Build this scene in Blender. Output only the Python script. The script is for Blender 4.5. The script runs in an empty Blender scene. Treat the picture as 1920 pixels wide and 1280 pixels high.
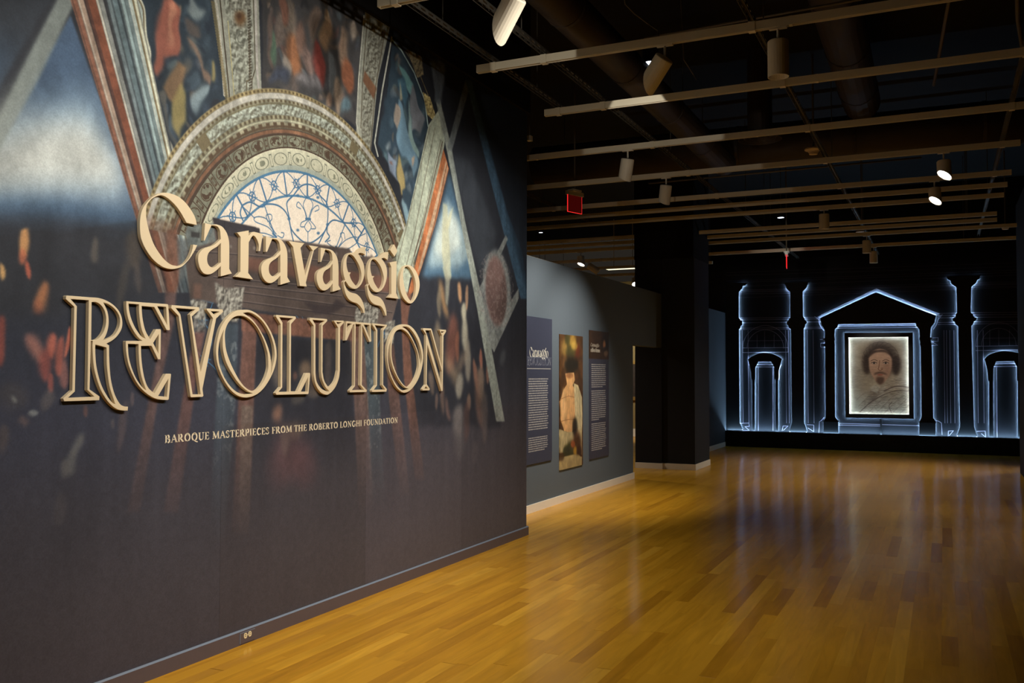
import bpy, bmesh, math, random
import numpy as np
from mathutils import Vector, Matrix

random.seed(7)
rng = np.random.default_rng(11)
SC = bpy.context.scene
COL = SC.collection

# ------------------------------------------------------------------ camera
YAW, PITCH, ROLL, FPX = 0.43734986, 0.035634, 0.00206241, 1728.82   # fitted to the room's lines
EYE = np.array([0.0, 0.0, 1.6])
def _axes():
    cy, sy = math.cos(YAW), math.sin(YAW)
    fwd = np.array([-sy*math.cos(PITCH), cy*math.cos(PITCH), math.sin(PITCH)])
    right = np.array([cy, sy, 0.0]); up = np.cross(right, fwd)
    r2 = math.cos(ROLL)*right + math.sin(ROLL)*up
    u2 = -math.sin(ROLL)*right + math.cos(ROLL)*up
    return np.array([r2, u2, fwd])
AX = _axes()
cam = bpy.data.cameras.new('camera'); cam_o = bpy.data.objects.new('camera', cam); COL.objects.link(cam_o)
cam.sensor_width = 36.0; cam.lens = FPX/1920*36.0; cam.clip_end = 200
M = Matrix.Identity(4)
for i in range(3):
    M[i][0] = AX[0][i]; M[i][1] = AX[1][i]; M[i][2] = -AX[2][i]; M[i][3] = EYE[i]
cam_o.matrix_world = M
SC.camera = cam_o

# ------------------------------------------------------------------ world, lights, exposure
SC.view_settings.view_transform = 'Standard'; SC.view_settings.look = 'None'
SC.view_settings.gamma = 1.0; SC.view_settings.use_curve_mapping = False
SC.view_settings.exposure = 0.0
w = bpy.data.worlds.new('world'); SC.world = w; w.use_nodes = True
w.node_tree.nodes['Background'].inputs[0].default_value = (1.0, 0.84, 0.66, 1)
w.node_tree.nodes['Background'].inputs[1].default_value = 0.018
SC.cycles.use_denoising = True
SC.cycles.max_bounces = 6; SC.cycles.diffuse_bounces = 4; SC.cycles.glossy_bounces = 3
SC.cycles.sample_clamp_indirect = 4.0

WARM = (1.0, 0.95, 0.87)
def spot(name, loc, aim, power, deg, blend=0.6, size=0.035, color=WARM):
    l = bpy.data.lights.new(name, 'SPOT'); l.energy = power; l.color = color
    l.spot_size = math.radians(deg); l.spot_blend = blend; l.shadow_soft_size = size
    o = bpy.data.objects.new(name, l); COL.objects.link(o)
    o.location = loc
    o.rotation_euler = (Vector(aim)-Vector(loc)).to_track_quat('-Z', 'Y').to_euler()
    return o
# lamps aimed at the mural wall (the two in view and their row behind the camera)
LIGHTS = [
 ((-0.9, 1.6, 3.9), (-3.79, 2.6, 1.5), 228, 95, .9),
 ((-0.9, 3.6, 3.9), (-3.79, 4.2, 1.9), 272, 95, .9),
 ((-1.0, 5.1, 3.9), (-3.79, 5.4, 2.0), 246, 95, .9),
 ((-1.95, 6.6, 3.70), (-3.79, 7.5, 1.6), 196, 100, .9),
]
for i, (p, a, e, d, b) in enumerate(LIGHTS):
    spot('mural_lamp_light', p, a, e, d, b)
# added narrow spots that brighten patches of the tracks, not beams of any lamp
spot('added_track_light', (-2.45, 5.25, 3.80), (-2.85, 6.53, 4.05), 14, 30, .15, .01)
spot('added_track_light', (-2.25, 6.95, 3.80), (-2.75, 9.47, 4.05), 26, 34, .15, .01)
spot('added_track_light', (-2.72, 17.6, 3.95), (-2.9, 18.6, 4.05), 4, 60, .5, .01)
# lamps over the text panels, the floor and the far end
spot('panel_lamp_light', (-2.9, 9.47, 3.62), (-4.35, 10.3, 1.3), 280, 85, .9)
spot('panel_lamp_light', (-2.9, 10.99, 3.62), (-4.35, 11.2, 0.9), 190, 80, .9)
spot('room_light', (-1.012, 6.53, 3.655), (-1.8, 7.0, 0.0), 85, 90, .9)
spot('room_light', (-1.6, 3.6, 3.9), (-2.3, 4.6, 0.0), 165, 80, .9)  # added from an unseen position overhead to brighten the near floor
spot('floor_lamp_light', (0.13, 10.75, 3.62), (0.7, 9.4, 0.0), 45, 60, .8)
spot('floor_lamp_light', (0.02, 12.3, 3.62), (0.5, 11.0, 0.0), 60, 70, .8)
spot('room_light', (-1.551, 14.10, 3.70), (-1.3, 13.4, 0.0), 110, 76, .9)
spot('far_lamp_light', (-1.173, 17.04, 3.65), (-1.6, 16.6, 0.0), 170, 110, .9)
spot('portrait_lamp_light', (-1.163, 18.50, 3.68), (-1.28, 20.99, 1.62), 150, 34, .6)
spot('side_lamp_light', (2.9, 19.6, 3.6), (-0.8, 15.2, 0.0), 160, 70, .7)
spot('gallery_lamp_light', (-7.6, 20.5, 3.4), (-7.3, 23.0, 1.4), 260, 110, .8)
spot('gallery_lamp_light', (-5.4, 10.2, 3.9), (-4.62, 10.0, 3.0), 14, 80, .8)
spot('gallery_lamp_light', (-7.0, 14.5, 3.4), (-7.0, 14.5, 0.0), 160, 140, .8)

# ------------------------------------------------------------------ helpers
def lin(c):
    return tuple((v/255/12.92 if v/255 <= .04045 else ((v/255+.055)/1.055)**2.4) for v in c)
def ray(x, y):
    return AX.T @ np.array([(x-960)/FPX, (640-y)/FPX, 1.0])
def on(x, y, ax, val):                       # the point of a real plane seen at a pixel of the photograph
    d = ray(x, y); t = (val-EYE[ax])/d[ax]
    return EYE + t*d
def onv(P, ax, val):
    P = np.asarray(P, float)
    D = np.stack([(P[:, 0]-960)/FPX, (640-P[:, 1])/FPX, np.ones(len(P))], 1) @ AX
    t = (val-EYE[ax])/D[:, ax]
    return EYE + D*t[:, None]

def mat(name, col, rough=0.6, spec=0.3, metal=0.0, emit=None, strength=0.0, noise=0.0, scale=30.0, bump=0.0, coat=0.0):
    m = bpy.data.materials.new(name); m.use_nodes = True
    nt = m.node_tree; b = nt.nodes['Principled BSDF']
    b.inputs['Base Color'].default_value = (*col, 1); b.inputs['Roughness'].default_value = rough
    b.inputs['Specular IOR Level'].default_value = spec; b.inputs['Metallic'].default_value = metal
    b.inputs['Coat Weight'].default_value = coat
    if emit:
        b.inputs['Emission Color'].default_value = (*emit, 1); b.inputs['Emission Strength'].default_value = strength
    if noise or bump:
        tc = nt.nodes.new('ShaderNodeTexCoord'); n = nt.nodes.new('ShaderNodeTexNoise')
        n.inputs['Scale'].default_value = scale; n.inputs['Detail'].default_value = 4
        nt.links.new(tc.outputs['Object'], n.inputs['Vector'])
        if noise:
            mx = nt.nodes.new('ShaderNodeMixRGB'); mx.blend_type = 'MULTIPLY'
            rp = nt.nodes.new('ShaderNodeMapRange')
            rp.inputs['To Min'].default_value = 1-noise; rp.inputs['To Max'].default_value = 1+noise
            nt.links.new(n.outputs['Fac'], rp.inputs['Value'])
            mx.inputs[0].default_value = 1; mx.inputs[1].default_value = (*col, 1)
            nt.links.new(rp.outputs[0], mx.inputs[2]); nt.links.new(mx.outputs[0], b.inputs['Base Color'])
        if bump:
            bp = nt.nodes.new('ShaderNodeBump'); bp.inputs['Strength'].default_value = bump; bp.inputs['Distance'].default_value = 0.002
            nt.links.new(n.outputs['Fac'], bp.inputs['Height']); nt.links.new(bp.outputs[0], b.inputs['Normal'])
    return m

def wloc(o):
    v = Vector((0, 0, 0))
    while o is not None:
        v = v + Vector(o.location); o = o.parent
    return v
def mesh(name, verts, faces, m, parent=None, smooth=False, origin=None):
    o0 = wloc(parent) if parent else Vector((0, 0, 0))
    og = Vector(origin) if origin is not None else o0
    me = bpy.data.meshes.new(name)
    me.from_pydata([tuple(Vector(v)-og) for v in verts], [], faces)
    if m: me.materials.append(m)
    if smooth:
        me.polygons.foreach_set('use_smooth', [True]*len(me.polygons))
    me.update()
    o = bpy.data.objects.new(name, me); COL.objects.link(o)
    if parent: o.parent = parent
    o.location = og-o0
    return o
BF = [(0, 3, 2, 1), (4, 5, 6, 7), (0, 1, 5, 4), (1, 2, 6, 5), (2, 3, 7, 6), (3, 0, 4, 7)]
def boxv(x0, x1, y0, y1, z0, z1):
    return [(x0, y0, z0), (x1, y0, z0), (x1, y1, z0), (x0, y1, z0), (x0, y0, z1), (x1, y0, z1), (x1, y1, z1), (x0, y1, z1)]
class MB:
    def __init__(s): s.v = []; s.f = []
    def add(s, v, f):
        n = len(s.v); s.v += [tuple(p) for p in v]; s.f += [tuple(i+n for i in q) for q in f]
        return s
    def box(s, *a): return s.add(boxv(*a), BF)
    def tube(s, pts, r, n=10, cap=True):
        pts = [Vector(p) for p in pts]; rs = r if isinstance(r, (list, tuple)) else [r]*len(pts)
        rings = []; ref = None
        for i, p in enumerate(pts):
            t = (pts[min(i+1, len(pts)-1)]-pts[max(i-1, 0)]).normalized()
            if ref is None:
                ref = t.orthogonal().normalized()
            a = (ref - t*ref.dot(t)).normalized(); ref = a; b = t.cross(a)
            rings.append([p+(a*math.cos(2*math.pi*k/n)+b*math.sin(2*math.pi*k/n))*rs[i] for k in range(n)])
        v = [q for R in rings for q in R]; f = []
        for i in range(len(pts)-1):
            for k in range(n):
                f.append((i*n+k, i*n+(k+1) % n, (i+1)*n+(k+1) % n, (i+1)*n+k))
        if cap:
            f.append(tuple(range(n-1, -1, -1))); f.append(tuple((len(pts)-1)*n+k for k in range(n)))
        return s.add(v, f)
    def lathe(s, c, prof, n=20):            # about the vertical through c
        v = []; f = []
        for (r, z) in prof:
            v += [(c[0]+r*math.cos(2*math.pi*k/n), c[1]+r*math.sin(2*math.pi*k/n), c[2]+z) for k in range(n)]
        for i in range(len(prof)-1):
            for k in range(n):
                f.append((i*n+k, i*n+(k+1) % n, (i+1)*n+(k+1) % n, (i+1)*n+k))
        f.append(tuple(range(n-1, -1, -1))); f.append(tuple((len(prof)-1)*n+k for k in range(n)))
        return s.add(v, f)
    def obj(s, name, m, parent=None, smooth=False, origin=None): return mesh(name, s.v, s.f, m, parent, smooth, origin)
def bevel(o, w=0.004, seg=2):
    b = o.modifiers.new('bevel', 'BEVEL'); b.width = w; b.segments = seg; b.limit_method = 'ANGLE'
def struct(o):
    o['kind'] = 'structure'; return o
def tag(o, label, cat, group=None, kind=None):
    o['label'] = label; o['category'] = cat
    if group: o['group'] = group
    if kind: o['kind'] = kind
    return o
def thing(name, loc, label, cat, group=None):
    o = bpy.data.objects.new(name, None); COL.objects.link(o); o.location = loc; o.empty_display_size = .1
    return tag(o, label, cat, group)

# ------------------------------------------------------------------ outlines traced in crops: "@ox,oy,scale x,y x,y* ..." (* = smooth point)
def parse(s):
    ox = oy = 0.0; k = 1.0; out = []
    for t in s.split():
        if t[0] == '@':
            ox, oy, k = map(float, t[1:].split(','))
        else:
            sm = t.endswith('*'); x, y = map(float, t.rstrip('*').split(','))
            out.append((ox+x/k, oy+y/k, sm))
    return out
def smooth_path(P, n=5, closed=True):
    N = len(P); out = []
    for i in range(N if closed else N-1):
        p1 = P[i]; p2 = P[(i+1) % N]
        out.append((p1[0], p1[1]))
        if not (p1[2] or p2[2]): continue
        p0 = P[i-1] if (closed or i > 0) else p1
        p3 = P[(i+2) % N] if (closed or i+2 < N) else p2
        a = np.array(p1[:2]); b = np.array(p2[:2])
        ta = (b-np.array(p0[:2]))*.5 if p1[2] else (b-a)
        tb = (np.array(p3[:2])-a)*.5 if p2[2] else (b-a)
        L = np.linalg.norm(b-a)
        for t in (ta, tb):
            q = np.linalg.norm(t)
            if q > 1.3*L: t *= 1.3*L/q
        for j in range(1, n):
            u = j/n
            out.append(tuple((2*u**3-3*u*u+1)*a+(u**3-2*u*u+u)*ta+(-2*u**3+3*u*u)*b+(u**3-u*u)*tb))
    if not closed: out.append(P[-1][:2])
    return out

# ------------------------------------------------------------------ painter for flat prints (colours only)
def noise_field(h, w, cell, seed, octs=1):
    r = np.random.default_rng(seed); out = np.zeros((h, w), np.float32); amp = 1.0; tot = 0
    for o in range(octs):
        c = (cell[0]/2**o, cell[1]/2**o)
        gh, gw = max(2, int(h/c[0])+3), max(2, int(w/c[1])+3)
        g = r.random((gh, gw)).astype(np.float32)
        yy = np.arange(h, dtype=np.float32)/c[0]; xx = np.arange(w, dtype=np.float32)/c[1]
        yi = yy.astype(int); xi = xx.astype(int); fy = yy-yi; fx = xx-xi
        fy = (fy*fy*(3-2*fy))[:, None]; fx = (fx*fx*(3-2*fx))[None, :]
        A = g[yi]; B = g[yi+1]
        row = A*(1-fy)+B*fy if False else None
        a = A[:, xi]*(1-fx)+A[:, xi+1]*fx; b = B[:, xi]*(1-fx)+B[:, xi+1]*fx
        out += amp*(a*(1-fy)+b*fy); tot += amp; amp *= .5
    return out/tot
def box1(a, r, axis):
    if r < 1: return a
    p = [(0, 0), (0, 0)]; p[axis] = (r+1, r)
    c = np.cumsum(np.pad(a, p, mode='edge'), axis=axis, dtype=np.float64)
    n = a.shape[axis]
    if axis == 0: d = c[2*r+1:2*r+1+n]-c[:n]
    else: d = c[:, 2*r+1:2*r+1+n]-c[:, :n]
    return (d/(2*r+1)).astype(np.float32)
def blur(a, r):
    r = int(round(r))
    for _ in range(2):
        a = box1(box1(a, r, 0), r, 1)
    return a
class Canvas:
    def __init__(s, h, w, to, base=(0, 0, 0)):
        s.h, s.w, s.to = h, w, to            # to: photo pixels -> canvas pixels
        s.a = np.empty((h, w, 3), np.float32); s.a[:] = base
    def T(s, pts): return np.asarray(s.to(np.asarray(pts, float)))
    def mask(s, Q, pad):
        x0 = max(0, int(Q[:, 0].min())-pad); x1 = min(s.w, int(Q[:, 0].max())+pad+2)
        y0 = max(0, int(Q[:, 1].min())-pad); y1 = min(s.h, int(Q[:, 1].max())+pad+2)
        if x1 <= x0 or y1 <= y0: return None
        X = np.arange(x0, x1)+.5; Y = np.arange(y0, y1)+.5
        m = np.zeros((y1-y0, x1-x0), bool)
        for i in range(len(Q)):
            (ax, ay), (bx, by) = Q[i], Q[(i+1) % len(Q)]
            if ay == by: continue
            if ay > by: ax, ay, bx, by = bx, by, ax, ay
            r = np.nonzero((Y >= ay) & (Y < by))[0]
            if len(r) == 0: continue
            xc = ax+(Y[r]-ay)/(by-ay)*(bx-ax)
            m[r] ^= X[None, :] > xc[:, None]
        return (slice(y0, y1), slice(x0, x1)), m.astype(np.float32)
    def put(s, sl, m, col):
        if callable(col): col = col(sl)
        col = np.asarray(col, np.float32)
        s.a[sl] += m[..., None]*(col-s.a[sl])
    def poly(s, pts, col, a=1.0, soft=1.0, raw=False, tex=None):
        Q = np.asarray(pts, float) if raw else s.T(pts)
        r = s.mask(Q, int(2*soft)+2)
        if r is None: return
        sl, m = r
        m = blur(m, soft)*a
        if tex is not None: m = m*tex[sl]
        s.put(sl, m, col)
    def stroke(s, pts, wd, col, a=1.0, raw=False, soft=1.0, w2=None):
        Q = np.asarray(pts, float) if raw else s.T(pts)
        w2 = wd if w2 is None else w2
        pad = int(max(wd, w2)+3)
        x0 = max(0, int(Q[:, 0].min())-pad); x1 = min(s.w, int(Q[:, 0].max())+pad+2)
        y0 = max(0, int(Q[:, 1].min())-pad); y1 = min(s.h, int(Q[:, 1].max())+pad+2)
        if x1 <= x0 or y1 <= y0: return
        m = np.zeros((y1-y0, x1-x0), np.float32); n = len(Q)-1
        for i in range(n):
            A, B = Q[i], Q[i+1]
            wa = wd+(w2-wd)*i/n; wb = wd+(w2-wd)*(i+1)/n; wm = max(wa, wb)+3
            u0 = max(x0, int(min(A[0], B[0])-wm)); u1 = min(x1, int(max(A[0], B[0])+wm)+2)
            v0 = max(y0, int(min(A[1], B[1])-wm)); v1 = min(y1, int(max(A[1], B[1])+wm)+2)
            if u1 <= u0 or v1 <= v0: continue
            X = np.arange(u0, u1)[None, :]+.5-A[0]; Y = np.arange(v0, v1)[:, None]+.5-A[1]
            d = B-A; L2 = max(d @ d, 1e-9); t = np.clip((X*d[0]+Y*d[1])/L2, 0, 1)
            D = np.sqrt((X-t*d[0])**2+(Y-t*d[1])**2)
            q = np.clip(((wa+(wb-wa)*t)/2-D)/soft+.5, 0, 1)
            sub = m[v0-y0:v1-y0, u0-x0:u1-x0]; np.maximum(sub, q, out=sub)
        s.put((slice(y0, y1), slice(x0, x1)), m*a, col)
    def blob(s, c, rx, ry, col, a=1.0, soft=.6, rot=0.0):  # soft ellipse, photo pixels
        t = np.linspace(0, 2*math.pi, 20, endpoint=False)
        ca, sa = math.cos(rot), math.sin(rot)
        P = np.stack([c[0]+rx*np.cos(t)*ca-ry*np.sin(t)*sa, c[1]+rx*np.cos(t)*sa+ry*np.sin(t)*ca], 1)
        Q = s.T(P); e = min(np.ptp(Q[:, 0]), np.ptp(Q[:, 1]))
        s.poly(Q, col, a, max(1, soft*e/3), raw=True)
    def image(s, name, gain=(1, 1, 1), sat=1.0):
        a = np.clip(s.a/255.0, 0, 1)
        if sat != 1: g_ = a.mean(2, keepdims=True); a = np.clip(g_+(a-g_)*sat, 0, 1)
        L = np.where(a <= .04045, a/12.92, ((a+.055)/1.055)**2.4)*np.asarray(gain, np.float32)
        L = np.clip(L, 0, .92)
        a = np.where(L <= .0031308, L*12.92, 1.055*L**(1/2.4)-.055)
        im = bpy.data.images.new(name, s.w, s.h, alpha=False)
        px = np.ones((s.h, s.w, 4), np.float32); px[..., :3] = a[::-1]
        im.pixels.foreach_set(px.ravel()); im.update(); im.pack()
        return im
def print_mat(name, im, rough=.6, spec=.25, weave=0.0):
    m = bpy.data.materials.new(name); m.use_nodes = True; nt = m.node_tree; b = nt.nodes['Principled BSDF']
    t = nt.nodes.new('ShaderNodeTexImage'); t.image = im; t.extension = 'EXTEND'
    nt.links.new(t.outputs[0], b.inputs['Base Color'])
    b.inputs['Roughness'].default_value = rough; b.inputs['Specular IOR Level'].default_value = spec
    if weave:
        n = nt.nodes.new('ShaderNodeTexNoise'); n.inputs['Scale'].default_value = 420
        tc = nt.nodes.new('ShaderNodeTexCoord'); nt.links.new(tc.outputs['Object'], n.inputs['Vector'])
        bp = nt.nodes.new('ShaderNodeBump'); bp.inputs['Strength'].default_value = weave; bp.inputs['Distance'].default_value = .001
        nt.links.new(n.outputs['Fac'], bp.inputs['Height']); nt.links.new(bp.outputs[0], b.inputs['Normal'])
    return m
def set_uv(o, fn):
    me = o.data; uv = me.uv_layers.new(name='uv'); og = wloc(o)
    for p in me.polygons:
        for li in p.loop_indices:
            uv.data[li].uv = fn(me.vertices[me.loops[li].vertex_index].co+og)
MGAIN = (1.02, 1.11, 1.20); PGAIN = (1.05, 1.08, 1.05); LEDS = 270.0
# ================================================================== the printed mural
XM = -3.788
MY0, MY1, MZ0, MZ1, MS = 1.6, 8.447, 0.0, 4.24, 380.0
MH, MW = int((MZ1-MZ0)*MS), int((MY1-MY0)*MS)
def mural_to(P):
    Q = onv(P, 0, XM); return np.stack([(Q[:, 1]-MY0)*MS, (MZ1-Q[:, 2])*MS], 1)
def paint_mural():
    c = Canvas(MH, MW, mural_to)
    Yw = (MY0+(np.arange(MW)+.5)/MS)[None, :].astype(np.float32); Zw = (MZ1-(np.arange(MH)+.5)/MS)[:, None].astype(np.float32)
    cloud = noise_field(MH, MW, (260, 200), 1, 4); streak = noise_field(MH, MW, (420, 26), 2, 3)
    fine = noise_field(MH, MW, (10, 10), 3, 3); relief = noise_field(MH, MW, (9, 9), 4, 2); emb = np.clip((relief-np.roll(relief, (3, 3), (0, 1)))*3.2, -1, 1); mid = noise_field(MH, MW, (60, 40), 5, 3)
    # ground: dark above, navy in the middle, plum grey below
    z = np.broadcast_to(Zw, (MH, MW)); y = np.broadcast_to(Yw, (MH, MW))
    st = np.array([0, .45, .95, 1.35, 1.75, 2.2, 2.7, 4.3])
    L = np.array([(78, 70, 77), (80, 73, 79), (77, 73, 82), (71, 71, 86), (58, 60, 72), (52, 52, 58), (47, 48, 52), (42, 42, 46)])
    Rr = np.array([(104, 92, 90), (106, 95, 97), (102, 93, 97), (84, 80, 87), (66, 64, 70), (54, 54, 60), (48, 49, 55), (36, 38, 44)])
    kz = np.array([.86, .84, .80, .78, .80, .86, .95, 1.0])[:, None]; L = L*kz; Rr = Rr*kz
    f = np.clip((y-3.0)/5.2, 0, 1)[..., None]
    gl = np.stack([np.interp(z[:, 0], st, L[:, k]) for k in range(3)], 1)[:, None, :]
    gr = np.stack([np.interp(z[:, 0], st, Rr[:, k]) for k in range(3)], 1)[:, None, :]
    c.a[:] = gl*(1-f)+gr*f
    c.a *= (1+(cloud-.5)*.22+(streak-.5)*.14)[..., None]
    sk = lambda col, amp=.35: (lambda sl: np.asarray(col, np.float32)*(1+(streak[sl]-.5)*amp+(fine[sl]-.5)*.25)[..., None])
    cl = lambda col, amp=.35: (lambda sl: np.asarray(col, np.float32)*(1+(cloud[sl]-.5)*amp+(mid[sl]-.5)*.3)[..., None])
    rl = lambda col, dk, th=.5: (lambda sl: (np.asarray(dk, np.float32)+(np.asarray(col, np.float32)*1.08-np.asarray(dk, np.float32))*np.clip(.62+.55*emb[sl]+.5*(relief[sl]-.5), 0, 1.05)[..., None])*(.88+.24*fine[sl])[..., None])
    wx = (noise_field(MH, MW, (70, 60), 61, 2)-.5); wy = (noise_field(MH, MW, (90, 60), 62, 2)-.5)
    def warp(pts, amp=26):
        r = c.mask(c.T(pts), 2)
        if r is None: return
        sl, m = r; h, w_ = m.shape
        yy, xx = np.mgrid[0:h, 0:w_]; sub = c.a[sl].copy()
        y2 = np.clip(yy+wy[sl]*amp*1.6, 0, h-1).astype(int); x2 = np.clip(xx+wx[sl]*amp, 0, w_-1).astype(int)
        c.put(sl, blur(m, 2), sub[y2, x2])
    # --- left: pale glowing sky between the beams
    c.poly([(-120, 0), (115, -5), (-120, 390)], cl((50, 53, 58), .6), .9, 6)
    c.poly([(-160, 130), (40, 60), (-10, 190), (-160, 300)], cl((60, 78, 98)), .7, 24)
    c.poly([(132, 28), (-140, 480), (-140, 470), (265, 412), (132, 28)], cl((66, 84, 106)), 1, 2)
    sky = [(-140, 268), (40, 205), (172, 168), (212, 262), (242, 385), (120, 372), (-30, 380), (-140, 395)]
    c.poly(sky, cl((128, 148, 160), .2), .95, 30)
    c.poly([(-120, 310), (60, 232), (160, 222), (214, 292), (240, 352), (130, 348), (-20, 352), (-120, 360)], cl((190, 186, 172), .12), .95, 26)
    c.poly([(-140, 400), (-20, 375), (110, 378), (262, 412), (262, 440), (120, 410), (-20, 415), (-140, 430)], cl((66, 92, 118)), .75, 16)
    c.poly([(-140, 432), (0, 402), (130, 410), (272, 430), (300, 560), (-140, 600)], cl((47, 47, 51), .3), .92, 16)
    c.poly([(112, -14), (148, -14), (72, 148), (-40, 350), (-110, 460), (-150, 460)], cl((128, 132, 122), .2), .9, 3)
    c.poly([(80, 20), (112, -14), (10, 190), (-60, 320), (-90, 320)], (48, 48, 52), .8, 3)
    c.poly([(60, 165), (-60, 380), (-140, 420), (-20, 200)], (170, 170, 158), .5, 22)
    # --- left ribs, a bundle of mouldings
    sfade = np.clip((Zw-1.75)/.55, 0, 1)*np.ones((1, MW), np.float32)
    def stripe(a, b, col, al=1.0, soft=1.2):
        q = lambda t, v: (128+t*127+v*((232-128)+t*((330-232)-127)), -12+v*346)
        c.poly([q(a, 0), q(b, 0), q(b, 1.0), q(b, 1.62), q(a, 1.62), q(a, 1.0)], sk(col), al, soft, tex=sfade)
    for a, b, col in [(0, .1, (132, 82, 60)), (.1, .2, (150, 122, 100)), (.2, .25, (84, 52, 42)), (.25, .38, (122, 66, 44)), (.38, .42, (168, 158, 138)),
                      (.42, .49, (124, 122, 112)), (.49, .54, (58, 58, 58)), (.54, .6, (106, 116, 114)), (.6, .70, (92, 106, 106)), (.70, .73, (56, 64, 66)), (.73, .80, (140, 156, 150)),
                      (.80, .86, (104, 116, 112)), (.86, .92, (158, 164, 150)), (.92, .945, (120, 100, 66)), (.945, 1.0, (196, 190, 160))]:
        stripe(a, b, col)
    for a in (.02, .115, .2, .385, .495, .605, .735, .86, .985):
        stripe(a, a+.012, (205, 200, 180) if a in (.115, .385, .86) else (40, 36, 36), .7, .8)
    # --- arch geometry (circles on the wall)
    def F(cy, cz, r): return np.sqrt((Yw-cy)**2+(Zw-cz)**2)-r
    Fg, Fw, Fo, Fc = F(4.902, 1.905, 1.021), F(4.911, 2.03, 1.037), F(4.924, 1.915, 1.245), F(4.914, 1.987, 1.4245)
    t = Fo/(Fo-Fc+1e-6); t = np.where(Fo < 0, -1, np.where(Fo-Fc < .01, 9, t))
    th = np.arctan2(Zw-1.95, Yw-4.912); low = Zw > 2.36
    # --- fresco fields: generic dark grounds with soft coloured drapery shapes
    lf = [(250, -20), (398, -20), (426, 182), (360, 232), (334, 290), (328, 306)]
    c.poly(lf, cl((44, 54, 62), .6), 1, 1.5)
    rb = random.Random(17)
    def crowd(n, x0, x1, y0, y1, cols, r0, r1, inside):     # a dim generic crowd behind the main shapes
        for _ in range(n):
            x = rb.uniform(x0, x1); yy = rb.uniform(y0, y1)
            if inside(x, yy): c.blob((x, yy), rb.uniform(r0, r1)*.6, rb.uniform(r0, r1)*1.5, sk(rb.choice(cols), .8), rb.uniform(.35, .75), .5, rb.uniform(-.6, .6))
    crowd(60, 300, 415, 0, 250, [(70, 84, 92), (92, 78, 66), (60, 70, 82), (110, 96, 78), (84, 94, 92), (40, 46, 56)], 5, 13, lambda x, y: x > 268+y*.22 and x < 396+y*.1 and y < 265-(x-330)*.9)
    for pts, col in [([(300, 8), (318, -8), (338, 26), (341, 78), (326, 100), (311, 96), (300, 138), (291, 122), (289, 60)], (176, 92, 68)),
                     ([(312, 10), (324, 0), (330, 40), (316, 80), (309, 60)], (196, 124, 92)),
                     ([(326, 112), (345, 118), (346, 168), (338, 204), (322, 196), (312, 170), (318, 140)], (142, 104, 68)),
                     ([(343, 160), (352, 190), (351, 232), (338, 262), (328, 236), (332, 196)], (166, 142, 78)),
                     ([(372, 172), (390, 168), (388, 192), (366, 204), (362, 196)], (134, 148, 148)),
                     ([(354, -8), (372, 22), (382, 28), (378, 36), (360, 40), (352, 30)], (120, 128, 124)),
                     ([(356, 82), (364, 88), (374, 140), (392, 150), (390, 168), (374, 160), (360, 110)], (138, 106, 84)),
                     ([(300, 182), (314, 178), (322, 250), (340, 280), (328, 296), (312, 226)], (96, 92, 84)),
                     ([(350, 46), (372, 46), (378, 70), (360, 76)], (84, 72, 64)),
                     ([(394, 120), (402, 118), (400, 150), (392, 156)], (150, 128, 72))]:
        c.poly(pts, cl(col, .5), .88, 4)
    warp(lf, 44)
    stripe(.92, .945, (120, 100, 66)); stripe(.945, 1.0, (196, 190, 160)); stripe(.985, .997, (40, 36, 36), .7, .8)
    cf = [(482, -30), (700, -30), (684, 20), (668, 246), (640, 226), (600, 198), (560, 180), (524, 170), (486, 168)]
    c.poly(cf, cl((64, 60, 58), .7), 1, 1.5)
    crowd(110, 494, 668, 0, 215, [(92, 76, 66), (112, 92, 78), (78, 84, 78), (104, 82, 60), (70, 70, 76), (120, 100, 84), (96, 60, 50), (86, 96, 98), (48, 46, 48)], 4, 9, lambda x, y: y < 160+max(0, x-520)*.45)
    for (x, yy, rx, ry, col) in [(503, 75, 8, 46, (92, 74, 64)), (512, 92, 7, 28, (76, 98, 76)), (523, 60, 9, 40, (104, 86, 74)), (548, 40, 10, 46, (116, 98, 82)), (533, 24, 8, 24, (118, 74, 56)),
                                 (551, 104, 14, 46, (146, 88, 52)), (566, 70, 10, 34, (128, 92, 74)), (580, 112, 9, 40, (140, 108, 94)), (596, 108, 8, 42, (140, 56, 46)), (612, 66, 10, 36, (148, 108, 72)),
                                 (588, 36, 9, 30, (122, 96, 78)), (606, 30, 5, 16, (140, 106, 72)), (538, 128, 8, 18, (146, 132, 116)), (622, 140, 8, 36, (104, 104, 102)), (642, 92, 9, 40, (134, 104, 80)), (650, 142, 9, 40, (142, 78, 48)),
                                 (616, 176, 7, 16, (150, 116, 92)), (634, 180, 7, 30, (144, 118, 94)), (648, 206, 10, 14, (86, 108, 114)), (520, 140, 22, 14, (56, 60, 72)), (656, 50, 7, 26, (150, 130, 110)), (576, 150, 24, 12, (108, 100, 98))]:
        c.blob((x, yy), rx, ry, sk(col, .7), .9, .4, -.06)
    warp(cf, 40)
    rf = [(736, 78), (752, 92), (775, 134), (796, 190), (802, 238), (778, 360), (768, 440), (752, 350), (708, 272), (712, 240)]
    c.poly(rf, cl((48, 62, 72), .7), 1, 1.5)
    crowd(70, 716, 796, 100, 400, [(84, 108, 120), (66, 84, 100), (110, 120, 124), (120, 104, 88), (92, 116, 116), (40, 46, 58), (132, 140, 140)], 4, 9, lambda x, y: x > 742-(y-95)*.19 and x < 752+(y-95)*.36 and x < 806-(max(0, y-240))*.2 and y < 280+(x-716)*1.9)
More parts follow.
